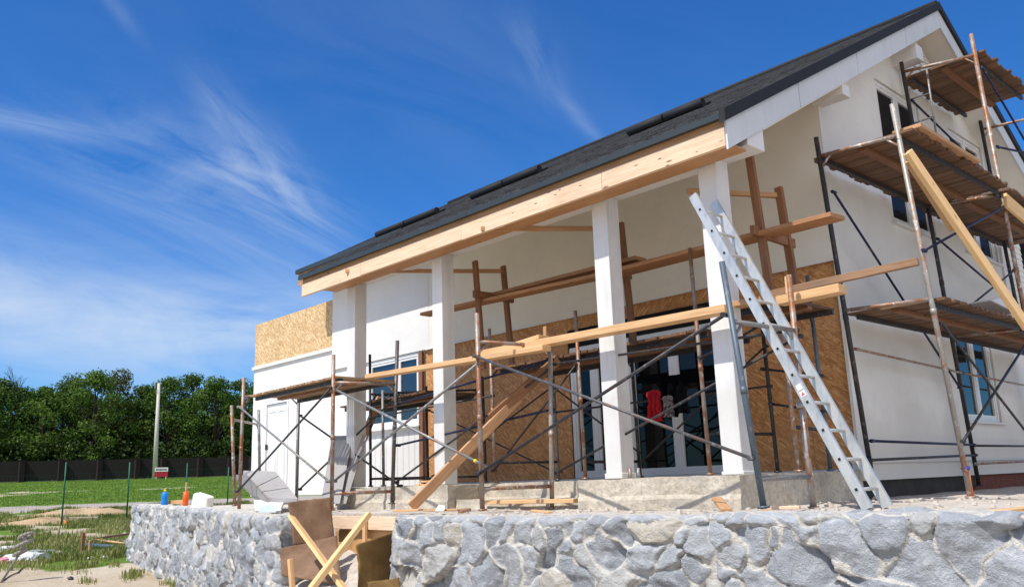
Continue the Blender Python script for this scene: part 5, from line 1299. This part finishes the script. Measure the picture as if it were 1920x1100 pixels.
# ================================================================ WORLD, SUN, CAMERA
EL, RX = 56.3, .04
w = bpy.data.worlds.new('World'); bpy.context.scene.world = w; w.use_nodes = True
nt = w.node_tree; nd = nt.nodes; bg = nd['Background']
def N(t, **kw):
    n = nd.new(t)
    for a, b in kw.items(): setattr(n, a, b)
    return n
sky = N('ShaderNodeTexSky', sky_type='NISHITA'); sky.sun_disc = False; sky.sun_elevation = R(EL); sky.sun_rotation = R(180); sky.altitude = 300; sky.air_density = 1.0; sky.dust_density = .6; sky.ozone_density = 2.2
hs = N('ShaderNodeHueSaturation'); hs.inputs['Saturation'].default_value = 1.15; hs.inputs['Value'].default_value = 1.0
nt.links.new(sky.outputs[0], hs.inputs['Color'])
tc = N('ShaderNodeTexCoord')
def cirrus_or_fill(prev, centre, right, rot, sx_, sy_, rx, ry, seed, gain, lo=.48, hi=.8, bright=(6.6, 7.6, 8.8)):
    """one drifting veil or added fill: direction coordinates on a tangent plane around a sky direction"""
    c = Vector(centre).normalized(); e = c.cross(Vector((0, 0, 1))).normalized(); n_ = e.cross(c).normalized()
    a, b = e * math.cos(rot) + n_ * math.sin(rot), -e * math.sin(rot) + n_ * math.cos(rot)
    def dot(v):
        m = N('ShaderNodeVectorMath', operation='DOT_PRODUCT'); nt.links.new(tc.outputs['Generated'], m.inputs[0]); m.inputs[1].default_value = v; return m.outputs['Value']
    def math_(op, x, y=None, cl=False):
        m = N('ShaderNodeMath', operation=op); m.use_clamp = cl
        for i, q in enumerate((x, y)):
            if q is None: continue
            if isinstance(q, (int, float)): m.inputs[i].default_value = q
            else: nt.links.new(q, m.inputs[i])
        return m.outputs[0]
    u = dot(a); v = dot(b); wv = dot(c)
    comb = N('ShaderNodeCombineXYZ'); nt.links.new(math_('MULTIPLY', u, sx_), comb.inputs[0]); nt.links.new(math_('MULTIPLY', v, sy_), comb.inputs[1]); comb.inputs[2].default_value = seed
    n1 = N('ShaderNodeTexNoise'); n1.inputs['Scale'].default_value = 1; n1.inputs['Detail'].default_value = 8; n1.inputs['Roughness'].default_value = .62; n1.inputs['Distortion'].default_value = .9; nt.links.new(comb.outputs[0], n1.inputs['Vector'])
    mr = N('ShaderNodeMapRange'); mr.inputs[1].default_value = lo; mr.inputs[2].default_value = hi; nt.links.new(n1.outputs['Fac'], mr.inputs[0])
    du = math_('DIVIDE', u, rx); dv = math_('DIVIDE', v, ry); r2 = math_('ADD', math_('MULTIPLY', du, du), math_('MULTIPLY', dv, dv))
    g_ = math_('POWER', 2.718, math_('MULTIPLY', r2, -1.0)); g_ = math_('MULTIPLY', g_, math_('GREATER_THAN', wv, 0.0))
    f = math_('MULTIPLY', math_('MULTIPLY', mr.outputs[0], g_), gain, True)
    mx = N('ShaderNodeMix', data_type='RGBA'); nt.links.new(f, mx.inputs[0]); nt.links.new(prev, mx.inputs[6]); mx.inputs[7].default_value = (bright[0], bright[1], bright[2], 1); return mx.outputs[2]
tint = N('ShaderNodeMix', data_type='RGBA', blend_type='MULTIPLY'); tint.inputs[0].default_value = 1; nt.links.new(hs.outputs[0], tint.inputs[6]); tint.inputs[7].default_value = (.40, .95, 1.52, 1)
c = tint.outputs[2]
c = cirrus_or_fill(c, ray(490, 300), 0, -.80, 6, 30, .075, .026, 1.3, .42, .32, .75)
c = cirrus_or_fill(c, ray(420, 215), 0, -.95, 5, 24, .05, .02, 5.9, .16, .32, .75)
c = cirrus_or_fill(c, ray(500, 350), 0, -.45, 5, 30, .10, .03, 8.3, .55, .4, .75)
c = cirrus_or_fill(c, ray(330, 320), 0, -.35, 5, 14, .13, .05, 4.1, .30, .42, .8)
c = cirrus_or_fill(c, ray(60, 232), 0, -.03, 4, 40, .10, .010, 6.6, .36, .2, .8)
c = cirrus_or_fill(c, ray(450, 440), 0, -.35, 3, 22, .22, .05, 2.2, .40, .42, .8)
c = cirrus_or_fill(c, ray(250, 620), 0, -.12, 3, 12, .42, .07, 9.4, .70, .3, .75)
c = cirrus_or_fill(c, ray(60, 590), 0, -.35, 4, 12, .14, .05, 3.4, .65, .3, .7)
c = cirrus_or_fill(c, ray(400, 600), 0, .05, 4, 16, .20, .035, 5.4, .7, .3, .7)
c = cirrus_or_fill(c, ray(1010, 110), 0, -1.1, 4, 20, .05, .02, 7.7, .25, .35, .8)
c = cirrus_or_fill(c, ray(1080, 215), 0, -.9, 4, 22, .05, .008, 2.7, .30, .3, .8)
c = cirrus_or_fill(c, ray(215, 12), 0, -.8, 5, 20, .04, .008, 1.1, .16, .2, .8)
c = cirrus_or_fill(c, (.85, -.60, .50), 0, 0, 1.2, 2.5, .75, .55, 3.3, 1.15, .15, .6, (13, 12.6, 12.2))  # added bright veil outside the view, lifts the shaded walls
c = cirrus_or_fill(c, ray(750, 80), 0, -.4, 3, 10, .40, .16, 11.1, .07, .35, .8)
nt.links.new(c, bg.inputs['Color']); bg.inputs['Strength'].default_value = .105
sd = Vector((RX, 1, -1.5)).normalized()
sl = bpy.data.lights.new('sun', 'SUN'); sl.energy = 4.9; sl.angle = R(.55); sl.color = (1, .955, .88)
so = bpy.data.objects.new('sun', sl); col.objects.link(so); so.rotation_euler = sd.to_track_quat('-Z', 'Y').to_euler(); so.location = (-6, -4, 12)
cam = bpy.data.cameras.new('camera'); cam.sensor_width = 36; cam.lens = F / 1920 * 36; cam.clip_start = .05; cam.clip_end = 6000
co = bpy.data.objects.new('camera', cam); col.objects.link(co)
rot = Matrix(((AX.x, AX.y, AX.z), (AY.x, AY.y, AY.z), (AZ.x, AZ.y, AZ.z)))
co.rotation_euler = rot.to_euler(); co.location = (0, 0, 0)
s = bpy.context.scene; s.camera = co
s.view_settings.view_transform = 'Standard'; s.view_settings.look = 'None'; s.view_settings.exposure = 0; s.view_settings.gamma = 1
s.cycles.max_bounces = 8; s.cycles.diffuse_bounces = 5
